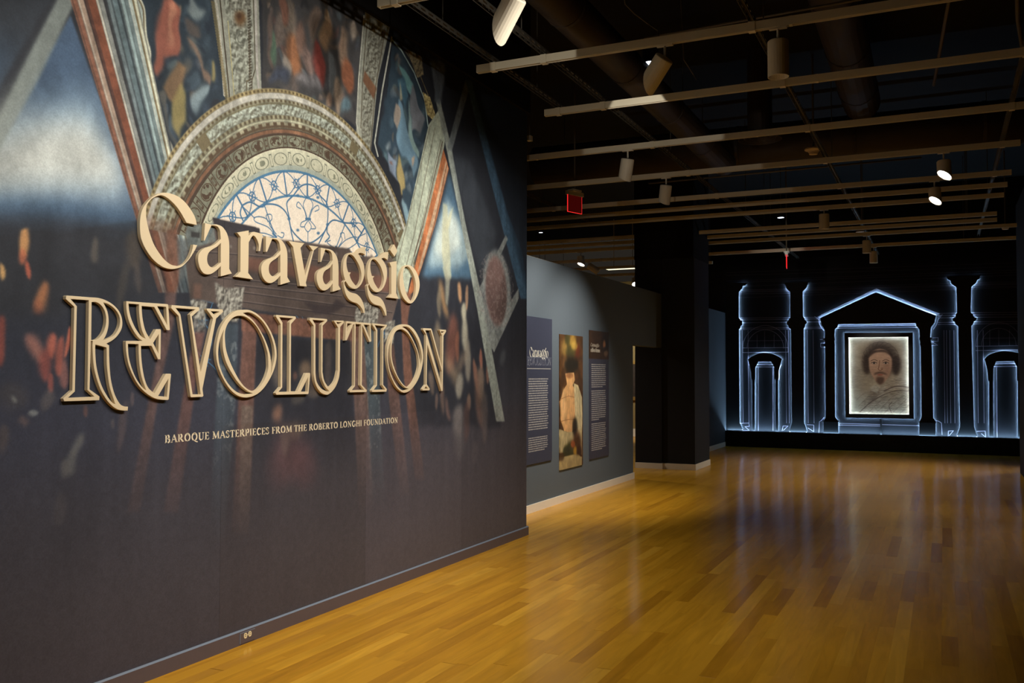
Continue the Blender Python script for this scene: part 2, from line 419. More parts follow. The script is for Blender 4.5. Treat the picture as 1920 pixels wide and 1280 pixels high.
    for pts, col in [([(748, 128), (764, 140), (772, 160), (768, 184), (756, 160)], (108, 158, 152)), ([(742, 150), (756, 150), (764, 186), (756, 200), (746, 180)], (62, 96, 112)),
                     ([(770, 158), (778, 180), (792, 220), (790, 236), (772, 232), (766, 200)], (120, 118, 120)), ([(744, 190), (758, 214), (772, 270), (782, 310), (778, 330), (752, 290), (742, 250)], (104, 134, 150)),
                     ([(764, 190), (772, 232), (784, 290), (784, 306), (772, 280), (764, 240)], (136, 160, 150)), ([(748, 284), (758, 320), (762, 356), (752, 366), (746, 320)], (178, 148, 84)),
                     ([(724, 278), (744, 300), (746, 340), (730, 320)], (138, 148, 164)), ([(738, 200), (748, 216), (742, 238), (734, 224)], (160, 138, 118)), ([(766, 300), (774, 296), (772, 318)], (176, 144, 116)),
                     ([(728, 300), (738, 312), (734, 300)], (150, 100, 80)), ([(754, 370), (766, 400), (764, 430), (752, 380)], (120, 146, 152)), ([(746, 152), (752, 190), (746, 196)], (150, 140, 110))]:
        c.poly(pts, cl(col, .5), .88, 3)
    warp(rf, 40)
    # --- ornamented ribs between the fields
    c.poly([(398, -20), (484, -20), (490, 178), (478, 214), (436, 232), (424, 176)], sk((150, 146, 126)), 1, 1.2)
    c.poly([(416, -20), (470, -20), (476, 120), (470, 150), (472, 212), (442, 214), (428, 60)], rl((150, 148, 128), (92, 88, 72)), 1, 1.2)
    for pts, col, wd in [([(402, -20), (412, 60), (420, 178)], (176, 166, 146), 7), ([(478, -20), (482, 140), (486, 178)], (172, 160, 146), 7), ([(410, -20), (428, 160), (430, 190)], (74, 60, 44), 4),
                         ([(474, -20), (478, 130), (472, 150), (472, 206)], (78, 66, 48), 3), ([(427, 40), (440, 196)], (182, 166, 110), 3), ([(466, 60), (468, 150), (462, 152), (462, 206)], (88, 74, 52), 3)]:
        c.stroke(pts, wd, sk(col), 1)
    for k in range(34):
        yy = 4+k*5.4; c.stroke([(396+yy*.145, yy), (400+yy*.145, yy+1.4)], 6, (124, 104, 62), .7)
        c.stroke([(464+yy*.02, yy), (468+yy*.02, yy-2)], 4, (70, 58, 44), .8)
    c.blob((450, 34), 11, 14, (112, 74, 40), .95, .5); c.blob((448, 30), 5, 6, (70, 44, 28), .8, .6)
    c.poly([(428, 2), (468, 0), (468, 16), (430, 20)], rl((150, 146, 126), (84, 78, 64)), 1, 1)
    for r in (9, 5): c.stroke([(450+r*math.cos(a), 72+r*1.5*math.sin(a)) for a in np.linspace(0, 5.5, 14)], 3, (100, 98, 84), .8)
    c.poly([(684, 20), (732, 46), (708, 150), (694, 292), (666, 268), (670, 200)], sk((150, 146, 126)), 1, 1.2)
    c.poly([(692, 40), (722, 52), (702, 160), (692, 280), (676, 272), (680, 180)], rl((146, 142, 122), (94, 86, 70)), 1, 1.2)
    c.poly([(683, 132), (706, 166), (700, 186), (680, 152)], cl((118, 76, 50), .7), .95, 1.5)
    for pts, col, wd in [([(682, 30), (672, 150), (668, 230), (674, 262)], (176, 170, 148), 6), ([(688, 40), (680, 140), (676, 240)], (86, 70, 50), 3), ([(722, 56), (704, 160), (694, 280)], (96, 78, 56), 3),
                         ([(734, 70), (716, 170), (702, 268), (708, 292)], (182, 178, 158), 7), ([(734, 74), (752, 94), (776, 136), (796, 188), (802, 236)], (150, 166, 156), 6), ([(760, 96), (786, 138), (803, 180)], (104, 88, 60), 5)]:
        c.stroke(pts, wd, sk(col), 1)
    c.poly([(792, 172), (806, 182), (818, 222), (812, 226), (800, 214)], rl((196, 172, 104), (120, 98, 56)), 1, 1)
    c.poly([(762, 92), (790, 106), (794, 140), (782, 146)], rl((140, 122, 84), (86, 74, 54)), 1, 1)
    # --- arch mouldings
    arcz = low & (Fo > -.02)
    def band(t0, t1, col, extra=None, al=1.0):
        m = ((t >= t0) & (t < t1) & low)
        if extra is not None: m &= extra
        m = blur(m.astype(np.float32), 1)*al
        c.a += m[..., None]*((col((slice(None), slice(None))) if callable(col) else np.asarray(col, np.float32))-c.a)
    den = lambda n: (np.sin(th*n) > 0)
    band(-.01, .11, sk((126, 84, 58))); band(.10, .135, (70, 58, 44)); band(.13, .29, sk((146, 134, 104))); band(.14, .28, (86, 66, 46), den(110)); band(.14, .2, (86, 66, 46))
    band(.29, .35, sk((166, 158, 124))); band(.35, .46, sk((140, 130, 98))); band(.36, .45, (88, 74, 52), den(190)); band(.46, .73, rl((158, 160, 140), (98, 92, 74)))
    band(.72, .755, (112, 98, 62)); band(.755, .85, sk((142, 132, 102))); band(.77, .84, (90, 74, 50), den(210)); band(.85, 1.0, sk((178, 168, 150)))
    band(1.0, 1.10, sk((150, 128, 82)), None); band(1.02, 1.08, (92, 74, 46), den(240))
    for a0 in (1.18, 2.35, .55):
        m = (np.abs(th-a0) < .035) & (t > .44) & (t < .76); c.a[m] = (112, 96, 66)
    # dark ornament band with cartouches
    m = (Fw > 0) & (Fo < 0) & low; T2 = Fw/(Fw-Fo+1e-6)
    c.a[m] = (sk((116, 112, 90))((slice(None), slice(None))))[m]
    seg = np.mod((th+.02)*6.2, 1.0)
    e = m & ((T2 > .86) | (T2 < .1)); c.a[e] = (74, 56, 42)
    e = m & (T2 > .1) & (T2 < .86) & ((np.abs(seg-.06) < .018) | (np.abs(seg-.27) < .018)); c.a[e] = (78, 58, 42)
    e = m & (T2 > .25) & (T2 < .72) & (seg > .1) & (seg < .23) & ~((T2 > .36) & (T2 < .62) & (seg > .125) & (seg < .205)); c.a[e] = (86, 66, 48)
    q = ((seg-.64)/.32)**2+((T2-.48)/.34)**2
    e = m & (q < 1) & (q > .78); c.a[e] = (84, 62, 44)
    e = m & (q < .7) & (relief > .5); c.a[e] = (78, 58, 42)
    # pale panelled band
    m = (Fg > 0) & (Fw < 0) & (Zw > 2.2); T3 = Fg/(Fg-Fw+1e-6)
    base = (np.array((196, 186, 152))*(1-.12*(1-np.clip(T3, 0, 1)))[..., None]*(.94+.12*fine)[..., None]).astype(np.float32)
    c.a[m] = base[m]
    bl = m & (T3 < .22); c.a[bl] = c.a[bl]*.75+np.array((86, 120, 136))*.25
    seg = np.mod((th+.05)*5.6, 1.0)
    for lo, hi in ((.03, .05), (.15, .17), (.05, .15)):
        e = m & (T3 > .2) & (T3 < .85) & (seg > lo) & (seg < hi) & ((hi-lo < .05) | (np.abs(T3-.24) < .03) | (np.abs(T3-.8) < .03)); c.a[e] = (112, 112, 92)
    q = ((seg-.6)/.34)**2+((T3-.52)/.28)**2
    e = m & (np.abs(q-1) < .13); c.a[e] = (112, 112, 92)
    e = m & (q < .25) & (relief > .55); c.a[e] = (122, 120, 96)
    # window glass and iron grille
    m = (Fg <= 0) & (Zw > 2.15)
    gl = np.array((238, 214, 186), np.float32)*(1-.10*np.clip((Zw-2.3)/.7, 0, 1))[..., None]*(1-.05*np.clip((4.9-Yw), -1, 1))[..., None]
    gl = np.broadcast_to(gl, (MH, MW, 3)); c.a[m] = gl[m]
    e = m & (Fg > -.016); c.a[e] = (70, 112, 140)
    e = m & (np.abs(Fg+.165) < .007); c.a[e] = (78, 120, 148)
    IR = (58, 100, 134)
    def WP(pts): return np.array([((p[0]-MY0)*MS, (MZ1-p[1])*MS) for p in pts])
    def iron(pts, wd=3.2): c.stroke(WP(pts), wd, IR, .95, raw=True)
    cy, cz, R = 4.902, 1.905, 1.021
    for k in range(-1, 14):
        a = math.pi*(k+.5)/13; nx = math.pi*(k+1.5)/13
        if math.sin(a) > 0:
            iron([(cy+r*math.cos(a), cz+r*math.sin(a)) for r in (R-.165, R-.01)], 5)
        # lattice in the rim
        for s in (0, 1):
            q = [(cy+(R-.01-.15*(.5-.5*math.cos(math.pi*(u+s))))*math.cos(a+(nx-a)*u), cz+(R-.01-.15*(.5-.5*math.cos(math.pi*(u+s))))*math.sin(a+(nx-a)*u)) for u in np.linspace(0, 1, 9)]
            iron(q, 2.6)
        am = (a+nx)/2; pc = (cy+(R-.085)*math.cos(am), cz+(R-.085)*math.sin(am))
        iron([(pc[0]+.028*math.cos(v), pc[1]+.028*math.sin(v)) for v in np.linspace(0, 6.3, 12)], 3)
        for v in np.linspace(0, 6.28, 7)[:-1]: iron([pc, (pc[0]+.045*math.cos(v), pc[1]+.045*math.sin(v))], 2)
    for a in (.62, 1.05, 2.09, 2.52): iron([(cy, cz), (cy+.86*math.cos(a), cz+.86*math.sin(a))], 3.2)
    def lily(ox, oz, rot, s):
        ca, sa = math.cos(rot), math.sin(rot)
        tr = lambda P: [(ox+s*(p[0]*ca-p[1]*sa), oz+s*(p[0]*sa+p[1]*ca)) for p in P]
        def cur(P, wd=3.0):
            P = [(x, yv, True) for x, yv in P]; iron(tr(smooth_path(P, 6, False)), wd)
        cur([(0, .42), (-.07, .27), (-.05, .16), (-.02, 0)]); cur([(0, .42), (.07, .27), (.05, .16), (.02, 0)]); cur([(0, .62), (0, .42)])
        for g in (-1, 1):
            cur([(g*.03, 0), (g*.09, .14), (g*.19, .24), (g*.24, .16), (g*.2, .1), (g*.17, .14)]); cur([(g*.02, -.02), (g*.08, -.12), (g*.14, -.1), (g*.13, -.05)])
            cur([(0, -.24), (g*.06, -.16), (g*.02, -.03)])
        iron(tr([(-.05, 0), (.05, 0)]), 8); cur([(0, -.24), (0, -.42)])
        for g in (-1, 1):     # the frame of loops round each lily
            cur([(0, .62), (g*.14, .6), (g*.22, .46), (g*.34, .38), (g*.4, .16), (g*.36, -.08), (g*.24, -.16), (g*.2, -.34), (0, -.46)], 4.6)
    def tr(s, wd=3.0): c.stroke(smooth_path(parse('@250,250,3.2 '+s), 6, False), wd, IR, .95)
    for s in ('935,512 922,450* 922,410* 960,370* 1000,320* 1042,305* 1090,322* 1118,372* 1160,420* 1166,480* 1162,545', '932,515* 950,580* 1005,640* 1052,658* 1100,635* 1145,590* 1164,545', '650,432 640,480* 655,520', '650,432 700,412* 760,440* 800,424* 860,430* 905,462* 934,512', '1164,548 1200,520* 1262,535* 1320,545* 1370,600', '1164,548 1160,590* 1175,620* 1150,650', '934,520 948,600* 960,650', '1112,660 1162,556'):
        tr(s, 4.0)
    for s in ('1043,372 1018,425* 1030,470* 1042,508', '1047,372 1075,425* 1062,470* 1050,508', '1036,508 1024,460* 990,412* 978,436* 1002,452', '1056,510 1074,455* 1104,432* 1112,455* 1088,468', '1038,520 1008,534* 1002,558* 1026,560', '1056,520 1082,548* 1092,570* 1066,572', '1046,522 1026,560* 1046,590* 1066,560* 1048,522', '1046,592 1046,652', '1045,305 1045,370',
              '846,606 806,562* 732,530* 724,506* 762,500* 806,522* 850,600', '806,530 796,492* 824,486* 830,512* 814,545* 856,604', '864,612 892,626* 902,600* 886,594', '726,508 655,440', '840,618 790,600* 750,596', '846,624 806,622* 770,612',
              '1226,688 1272,640* 1330,620* 1346,648* 1290,690* 1236,702', '1230,680 1252,640* 1240,602* 1262,598* 1268,632', '1214,692 1182,672* 1160,652* 1180,642', '1346,622 1392,600', '1240,708 1280,704* 1310,712'):
        tr(s, 2.4)
    for s in ('1034,512 1060,514', '836,600 856,620', '1212,680 1232,706'): tr(s, 6)
    for x, y in ((775,436), (985,372), (1106,384), (985,580), (1108,598), (932,512), (1164,546)): c.blob((250+x/3.2, 250+y/3.2), 3, 2.6, IR, .9, .3)
    # --- right ribs, orange marble and pale beams
    c.poly([(803, 234), (826, 200), (834, 262), (832, 276), (800, 420), (772, 500), (762, 560), (744, 560), (742, 470), (762, 417)], sk((176, 178, 150)), 1, 1.2)
    for a, b in (((806, 236), (762, 424)), ((815, 240), (776, 440)), ((826, 262), (786, 440)), ((830, 272), (793, 430))):
        c.stroke([a, b, (b[0]-18, b[1]+70)], 4, sk((122, 112, 90)), .8)
    c.stroke([(829, 266), (792, 424), (776, 480)], 5, (96, 72, 56), .9)
    c.poly([(831, 279), (841, 316), (816, 420), (800, 470), (776, 545), (762, 560), (797, 420)], sk((186, 104, 58), .6), 1, 1.2)
    c.poly([(836, 300), (839, 316), (812, 424), (790, 500), (782, 512), (806, 420)], sk((196, 166, 130)), .75, 1.5)
    c.stroke([(838, 306), (814, 420), (793, 490)], 5, sk((150, 84, 48)), .9)
    c.stroke([(842, 318), (817, 424), (796, 500)], 2.5, (58, 46, 44), .9)
    c.poly([(806, 112), (836, 126), (826, 200), (818, 190)], sk((92, 96, 98), .8), .8, 4)
    # glow between rib and beam
    c.poly([(842, 322), (866, 420), (886, 500), (884, 524), (790, 520), (818, 424)], cl((74, 104, 126)), .95, 10)
    c.poly([(838, 372), (866, 424), (880, 480), (860, 500), (800, 500), (818, 430)], cl((158, 176, 176), .15), .95, 14)
    c.poly([(836, 396), (856, 412), (864, 462), (830, 486), (812, 470), (822, 430)], cl((206, 208, 190), .1), .8, 12)
    for pts in ([(830, 380), (838, 384), (846, 520), (836, 560), (828, 470)], [(842, 400), (850, 386), (842, 426), (834, 430)]):
        c.poly(pts, cl((206, 196, 150), .2), .7, 4)
    c.poly([(786, 522), (884, 528), (940, 800), (770, 800)], cl((48, 48, 54), .3), .85, 8)
    # --- altar: dark block, entablature, timber beams
    c.poly([(352, 420), (400, 420), (410, 456), (356, 470), (346, 440)], sk((98, 102, 96)), .9, 1.5); c.poly([(358, 434), (374, 436), (374, 446), (358, 444)], (52, 48, 46), .9, 1)
    ent = [(398, 408), (486, 428), (488, 446), (560, 452), (655, 466), (660, 478), (735, 484), (746, 560), (730, 618), (470, 580), (356, 560), (344, 470), (404, 452)]
    c.poly(ent, cl((88, 72, 64), .5), 1, 1.5)
    c.poly([(398, 408), (486, 428), (486, 450), (410, 440)], cl((56, 50, 52), .3), 1, 1.2)
    c.poly([(450, 480), (600, 500), (735, 520), (735, 548), (600, 530), (450, 508)], cl((116, 74, 58), .5), .85, 3)
    c.poly([(440, 500), (560, 520), (560, 540), (440, 524)], cl((66, 56, 52), .4), .7, 5)
    for a, b in (((350, 470), (740, 500)), ((440, 535), (640, 556)), ((450, 548), (735, 586)), ((400, 520), (740, 552)), ((455, 566), (690, 598))):
        c.stroke([a, b], 3, (54, 46, 46), .6); c.stroke([(a[0], a[1]-2), (b[0], b[1]-2)], 2, (128, 108, 98), .5)
    c.poly([(568, 566), (600, 570), (622, 572), (630, 560), (650, 572), (618, 590), (590, 588)], (58, 48, 48), .8, 3)
    for px in range(432, 740, 22): c.blob((px, 462+(px-432)*.07), 2.6, 3.4, (122, 108, 96), .8, .5)
    c.poly([(452, 584), (600, 600), (700, 612), (700, 642), (600, 634), (452, 620)], sk((122, 78, 60), .5), .95, 2)
    # capitals and shafts
    for pts in ([(402, 528), (420, 540), (458, 538), (452, 580), (444, 604), (416, 600), (406, 570)], [(668, 572), (686, 566), (712, 580), (706, 606), (690, 616), (672, 612), (664, 596)],
                [(356, 560), (388, 566), (384, 600), (362, 600)], [(722, 604), (740, 600), (738, 644), (720, 642)]):
        c.poly(pts, rl((150, 142, 126), (84, 76, 68), .42), 1, 1.5)
    fade = lambda k0, k1: np.clip((Zw-k0)/(k1-k0), 0, 1)*np.ones((1, MW), np.float32)
    fd = fade(.55, 1.55); fd2 = fade(.85, 1.75)
    spk = lambda col: (lambda sl: np.asarray(col, np.float32)*(.8+.4*streak[sl])[..., None]+np.clip((mid[sl]+.6*relief[sl]-.86)*3, 0, .6)[..., None]*np.array((70, 66, 56), np.float32))
    for pts, col in [([(414, 606), (446, 606), (440, 760), (420, 1010), (392, 1010), (404, 760)], spk((72, 82, 90))), ([(680, 616), (706, 616), (712, 760), (722, 960), (694, 960), (688, 760)], spk((78, 90, 94)))]:
        c.poly(pts, col, .85, 3, tex=fd)
    for pts, col in [([(456, 586), (482, 590), (476, 760), (466, 1000), (434, 1000), (446, 760)], sk((126, 82, 66))), ([(452, 760), (474, 760), (466, 1000), (446, 1000)], sk((122, 106, 92))),
                     ([(656, 632), (682, 636), (690, 760), (700, 960), (672, 960), (664, 760)], sk((124, 90, 76))), ([(720, 645), (738, 645), (750, 760), (768, 930), (750, 930), (730, 760)], sk((122, 84, 70))),
                     ([(750, 545), (772, 550), (764, 600), (774, 720), (796, 900), (778, 900), (756, 700), (752, 600)], sk((128, 80, 60))), ([(310, 545), (330, 545), (326, 600), (300, 720), (262, 960), (238, 960), (284, 720), (306, 610)], sk((106, 76, 68))),
                     ([(364, 620), (384, 620), (366, 720), (334, 960), (306, 960), (346, 720)], sk((118, 78, 68))), ([(360, 600), (386, 600), (384, 622), (362, 622)], rl((130, 122, 110), (70, 64, 60))),
                     ([(312, 432), (330, 430), (340, 500), (330, 548), (312, 546)], sk((122, 72, 52))), ([(330, 448), (356, 448), (346, 520), (336, 530)], sk((88, 90, 88))), ([(362, 532), (378, 532), (376, 560), (362, 560)], (110, 78, 64))]:
        c.poly(pts, col, .82, 3, tex=fd)
    c.poly([(250, 400), (330, 420), (334, 470), (318, 520), (300, 470)], sk((112, 76, 58)), .55, 8)
    # --- centre painting, dark with a draped figure (plain stand-in)
    c.poly([(482, 634), (654, 640), (664, 800), (672, 930), (468, 930), (474, 780)], cl((44, 43, 48), .4), .9, 3, tex=fd2)
    for (x, yy, rx, ry, col, a) in [(524, 690, 13, 40, (118, 102, 90), .7), (528, 650, 18, 24, (92, 84, 78), .5), (574, 692, 13, 16, (140, 110, 84), .8), (590, 716, 10, 26, (120, 92, 74), .6), (552, 706, 5, 8, (122, 80, 66), .7), (616, 680, 6, 44, (96, 80, 70), .5), (586, 740, 12, 12, (110, 96, 84), .6), (560, 752, 12, 10, (104, 94, 84), .5),
                                    (520, 778, 10, 16, (140, 98, 78), .85), (552, 800, 12, 14, (124, 104, 86), .6), (544, 850, 30, 48, (112, 70, 70), .6), (520, 880, 22, 40, (96, 66, 68), .5), (572, 870, 22, 44, (104, 66, 68), .5), (536, 820, 9, 30, (116, 96, 86), .5)]:
        c.blob((x, yy), rx, ry, cl(col, .4), a, .6)
    # --- left painting: dim figures, lit faces and hands (plain stand-in)
    for (x, yy, rx, ry, col, a, ro) in [(48, 458, 10, 30, (206, 140, 80), .9, .05), (44, 486, 8, 16, (196, 100, 66), .8, 0), (52, 512, 5, 16, (188, 86, 60), .85, 0), (3, 508, 5, 12, (206, 150, 84), .85, 0), (82, 548, 9, 30, (196, 116, 68), .8, .25), (74, 570, 7, 16, (150, 82, 56), .6, .2),
                                        (4, 630, 10, 48, (148, 66, 52), .75, 0), (70, 650, 10, 30, (176, 108, 90), .8, -.35), (94, 636, 8, 26, (188, 92, 70), .85, .05), (84, 680, 10, 34, (150, 70, 60), .75, .1), (110, 660, 9, 40, (158, 78, 62), .8, 0), (126, 640, 5, 30, (180, 90, 66), .85, .1), (118, 700, 8, 30, (140, 84, 74), .7, .12), (92, 716, 6, 26, (150, 72, 60), .7, .1),
                                        (22, 740, 26, 26, (78, 70, 68), .5, .3), (58, 778, 9, 6, (130, 130, 124), .7, .6), (44, 790, 12, 5, (120, 92, 84), .6, .7), (22, 748, 5, 6, (130, 128, 118), .6, 0), (84, 756, 10, 26, (92, 82, 78), .55, .2), (8, 820, 12, 26, (98, 78, 66), .4, .2), (142, 828, 7, 26, (116, 112, 106), .75, .3), (132, 868, 8, 28, (112, 108, 102), .7, .2), (120, 880, 7, 18, (104, 98, 92), .65, .1),
                                        (108, 950, 12, 30, (82, 74, 74), .55, .1), (160, 760, 4, 10, (120, 78, 68), .6, 0), (180, 470, 7, 30, (106, 92, 76), .5, .1), (250, 470, 14, 40, (100, 82, 64), .5, 0), (228, 540, 10, 50, (84, 74, 64), .5, .15), (258, 520, 6, 30, (92, 78, 70), .5, -.1), (206, 784, 4, 12, (96, 84, 80), .5, 0), (226, 800, 9, 50, (92, 74, 72), .5, .12), (244, 750, 5, 14, (104, 84, 80), .5, 0)]:
        c.blob((x, yy), rx, ry, cl(col, .5), a, .5, ro)
    # --- right painting: slim lit figures (plain stand-in)
    for (x, yy, rx, ry, col, a, ro) in [(831, 560, 3, 36, (206, 146, 84), .85, -.22), (824, 566, 4, 30, (150, 128, 96), .6, 0), (838, 530, 4, 40, (196, 186, 150), .5, 0), (861, 548, 4, 18, (206, 146, 96), .85, -.05), (875, 560, 3, 26, (190, 140, 100), .8, .05), (868, 586, 5, 18, (200, 186, 150), .8, 0), (870, 628, 6, 34, (196, 182, 150), .8, -.05), (876, 680, 6, 40, (168, 152, 128), .75, 0),
                                        (846, 640, 10, 56, (130, 76, 60), .8, .05), (820, 640, 8, 40, (150, 124, 92), .6, 0), (856, 650, 4, 30, (158, 92, 66), .7, 0), (846, 690, 5, 34, (176, 144, 108), .75, -.4), (862, 682, 4, 26, (170, 136, 104), .7, .5), (861, 720, 6, 24, (178, 164, 140), .75, 0), (901, 676, 3, 20, (190, 112, 86), .8, 0), (891, 706, 3, 28, (176, 112, 84), .75, -.1), (901, 720, 7, 30, (168, 134, 108), .75, 0), (914, 700, 3, 20, (176, 118, 92), .7, 0), (897, 750, 6, 50, (140, 100, 82), .65, -.1), (908, 780, 6, 50, (130, 108, 96), .5, 0),
                                        (858, 790, 9, 34, (146, 134, 124), .65, .05), (862, 830, 10, 30, (120, 110, 104), .4, .05), (878, 756, 4, 14, (160, 118, 92), .7, 0), (874, 790, 6, 34, (112, 78, 68), .6, 0), (828, 740, 4, 40, (150, 112, 90), .6, -.1), (808, 720, 4, 26, (150, 120, 96), .55, -.1), (840, 770, 3, 20, (140, 100, 84), .6, -.2), (818, 756, 3, 14, (140, 106, 88), .55, 0), (890, 850, 5, 20, (112, 100, 98), .4, 0), (942, 670, 5, 14, (88, 90, 90), .5, .2)]:
        c.blob((x, yy), rx, ry, cl(col, .4), a, .5, ro)
    warp([(-140, 420), (255, 440), (250, 780), (150, 1000), (-140, 1000)], 22); warp([(800, 500), (884, 500), (930, 900), (800, 900)], 18); warp([(486, 640), (650, 645), (660, 920), (476, 920)], 18)
    # beams
    c.poly([(816, 186), (824, 184), (846, 276), (872, 417), (908, 580), (946, 790), (930, 790), (896, 590), (864, 420), (838, 286)], sk((150, 152, 136), .3), .95, 2)
    c.poly([(820, 110), (834, 120), (824, 196), (814, 190)], sk((88, 94, 100)), .8, 3)
    c.poly([(872, 150), (880, 164), (846, 286), (838, 276)], sk((112, 116, 112)), .85, 2)
    c.poly([(872, 148), (884, 152), (952, 400), (978, 470), (992, 560), (976, 560), (940, 420)], sk((58, 84, 104)), .9, 3)
    c.poly([(884, 152), (1000, 180), (1000, 600), (950, 400)], cl((28, 36, 46), .5), .6, 12)
    c.poly([(846, 290), (880, 300), (930, 440), (900, 520)], cl((70, 74, 80), .5), .55, 14)
    # oval stone in its pale frame
    for pts in ([(948, 440), (952, 448), (900, 560), (894, 548)], [(894, 556), (902, 548), (934, 640), (926, 660)], [(912, 638), (926, 660), (972, 560), (972, 540)]):
        c.poly(pts, sk((140, 140, 130)), .8, 2)
    c.blob((931, 544), 26, 76, sk((136, 136, 128)), .9, .12, -.05); c.blob((930, 545), 20, 66, cl((118, 88, 80), .8), 1, .12, -.05)
    Q = np.zeros((MH, MW), bool); C0 = c.T([(930, 545)])[0]
    ee = ((np.arange(MW)[None, :]-C0[0])/150)**2+((np.arange(MH)[:, None]-C0[1])/140)**2 < 1
    e = ee & (relief > .58); c.a[e] = c.a[e]*.75+np.array((170, 146, 132))*.25
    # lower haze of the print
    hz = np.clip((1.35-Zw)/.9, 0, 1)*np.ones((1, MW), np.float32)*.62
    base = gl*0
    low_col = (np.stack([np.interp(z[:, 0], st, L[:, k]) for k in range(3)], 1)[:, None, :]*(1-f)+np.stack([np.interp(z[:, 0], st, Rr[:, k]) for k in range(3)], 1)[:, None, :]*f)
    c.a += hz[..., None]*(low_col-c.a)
    # strips of wallpaper differ a touch
    for y0, y1, k in ((4.136, 5.613, (.99, .97, .95)), (5.613, 7.077, (1.07, 1.05, 1.05)), (7.077, 8.5, (1.02, 1.0, 1.0))):
        s0, s1 = int((y0-MY0)*MS), int((y1-MY0)*MS); c.a[int((MZ1-1.3)*MS):, s0:s1] *= np.array(k, np.float32)
    c.a *= (1+(fine-.5)*.10+(noise_field(MH, MW, (2, 2), 9)-.5)*.10)[..., None]
    return c
# ================================================================== materials
M_dark = mat('black ceiling paint', (.008, .0065, .0055), .8, .15, noise=.3, scale=3)
M_black = mat('black wall paint', (.016, .0155, .017), .75, .2, noise=.15, scale=8)
M_slate = mat('slate grey wall paint', lin((92, 101, 108)), .7, .2, noise=.06, scale=40, bump=.1)
M_slateb = mat('slate blue wall paint', lin((70, 71, 74)), .7, .2, noise=.06, scale=40)
M_base = mat('cream baseboard paint', lin((236, 226, 206)), .5, .35)
M_plum = mat('plum baseboard paint', lin((88, 78, 82)), .4, .5, noise=.08, scale=20)
M_edge_highlight = mat('steel blue edge highlight', lin((128, 138, 152)), .3, .5)  # paler colour paints the highlight on baseboard and plate edges
M_letter = mat('sand coloured letter enamel', lin((220, 200, 164)), .5, .35, noise=.02, scale=300)
M_track = mat('warm white track enamel', lin((214, 203, 176)), .5, .35)
M_lampw = mat('warm white lamp enamel', lin((216, 206, 184)), .5, .3, noise=.03, scale=60)
M_strut = mat('galvanised strut steel', (.085, .075, .058), .5, .5, .3)
M_duct = mat('painted duct metal', (.034, .022, .014), .55, .35, noise=.25, scale=6)
M_pipe = mat('dark conduit metal', (.10, .075, .045), .5, .4)
M_plastic = mat('beige smoke detector plastic', lin((205, 180, 140)), .5, .4)
M_ivory = mat('ivory socket plastic', lin((240, 222, 176)), .35, .5)
M_slot = mat('dark slot', (.02, .016, .012), .6, .2)
M_lens = mat('lit lamp lens', (.9, .9, .9), .3, .5, emit=(1.0, .97, .9), strength=12.0)
M_cool = mat('lit cool downlight', (.9, .9, .9), .3, .5, emit=(.75, .85, 1.0), strength=6.0)
M_led = mat('cool white led tape', (.8, .8, .8), .4, .4, emit=(.40, .68, 1.0), strength=LEDS)
M_leds = mat('soft white led tape', (.8, .8, .8), .4, .4, emit=(.66, .84, 1.0), strength=LEDS*.22)
M_red = mat('edge lit red acrylic', (.25, .01, .01), .2, .5, emit=(1.0, .02, .02), strength=1.3)
M_redface = mat('dim red acrylic face', (.08, .010, .010), .15, .6, emit=(1.0, .03, .02), strength=.03)
M_metalw = mat('grey sign housing', lin((190, 186, 176)), .5, .3)
M_cut = mat('black cut-out board', (.010, .0105, .0115), .55, .3)
M_gold = mat('gilt frame', (.55, .33, .09), .35, .5, .7)
M_cream = mat('cream gallery wall paint', lin((150, 130, 84)), .7, .2)

# ================================================================== shell
struct(mesh('ceiling', boxv(-12, 6, -3, 26, 5.6, 5.7), BF, M_dark))
struct(mesh('wall_left', boxv(-3.97, XM, 0.2, 8.45, 0, 4.24), BF, M_plum))
struct(mesh('wall_left_top', boxv(-4.1, XM+.03, -1, 8.47, 4.241, 5.6), BF, M_dark))
X2 = -4.35
Y2E = on(1189.3, 897, 2, 0)[1]
# poster wall with the doorway head beyond it
struct(mesh('wall_poster', boxv(X2-.15, X2, 8.0, Y2E, 0, 2.98), BF, M_slate))
struct(mesh('wall_doorhead', boxv(X2-.15, X2, Y2E, 15.33, 2.06, 2.98), BF, M_slate))
bb = MB().box(X2, X2+.016, 8.0, Y2E, 0, .093).box(X2-.15, X2+.016, Y2E, Y2E+.014, 0, .093)
struct(bb.obj('baseboard_poster', M_base))
# the dark pier: lower body, and the blacker upper part
struct(mesh('wall_pier', boxv(-4.82, -3.79, 15.36, 16.42, 0, 3.58), BF, mat('charcoal pier paint', (.017, .0175, .020), .7, .2)))
struct(mesh('wall_pier_jamb', boxv(-4.82, -4.35, 15.33, 15.359, 0, 3.58), BF, M_black))
struct(mesh('wall_pier_top', boxv(-4.82, -3.785, 15.30, 16.425, 3.581, 5.6), BF, M_dark))
bb = MB().box(-4.336, -3.774, 15.344, 15.36, 0, .098).box(-3.79, -3.774, 15.36, 16.42, 0, .098).box(-4.82, -4.35, 15.314, 15.33, 0, .095).box(-4.35, -4.336, 15.314, 15.36, 0, .098)
struct(bb.obj('baseboard_pier', M_base))
X3 = -4.455; YB = 21.0
struct(mesh('wall_far_left', boxv(X3-.15, X3, 16.42, 20.96, 0, 3.0), BF, M_slateb))
struct(mesh('baseboard_far_left', boxv(X3, X3+.016, 16.42, 20.8, 0, .1), BF, M_base))
struct(mesh('wall_side_end', boxv(1.125, 1.30, 10.3, 17.35, 0, 4.41), BF, M_black))
struct(mesh('wall_right', boxv(5.0, 5.15, -3, 26, 0, 5.6), BF, M_black))
struct(mesh('wall_rear', boxv(-9, 5, -3.1, -2.95, 0, 5.6), BF, M_black))
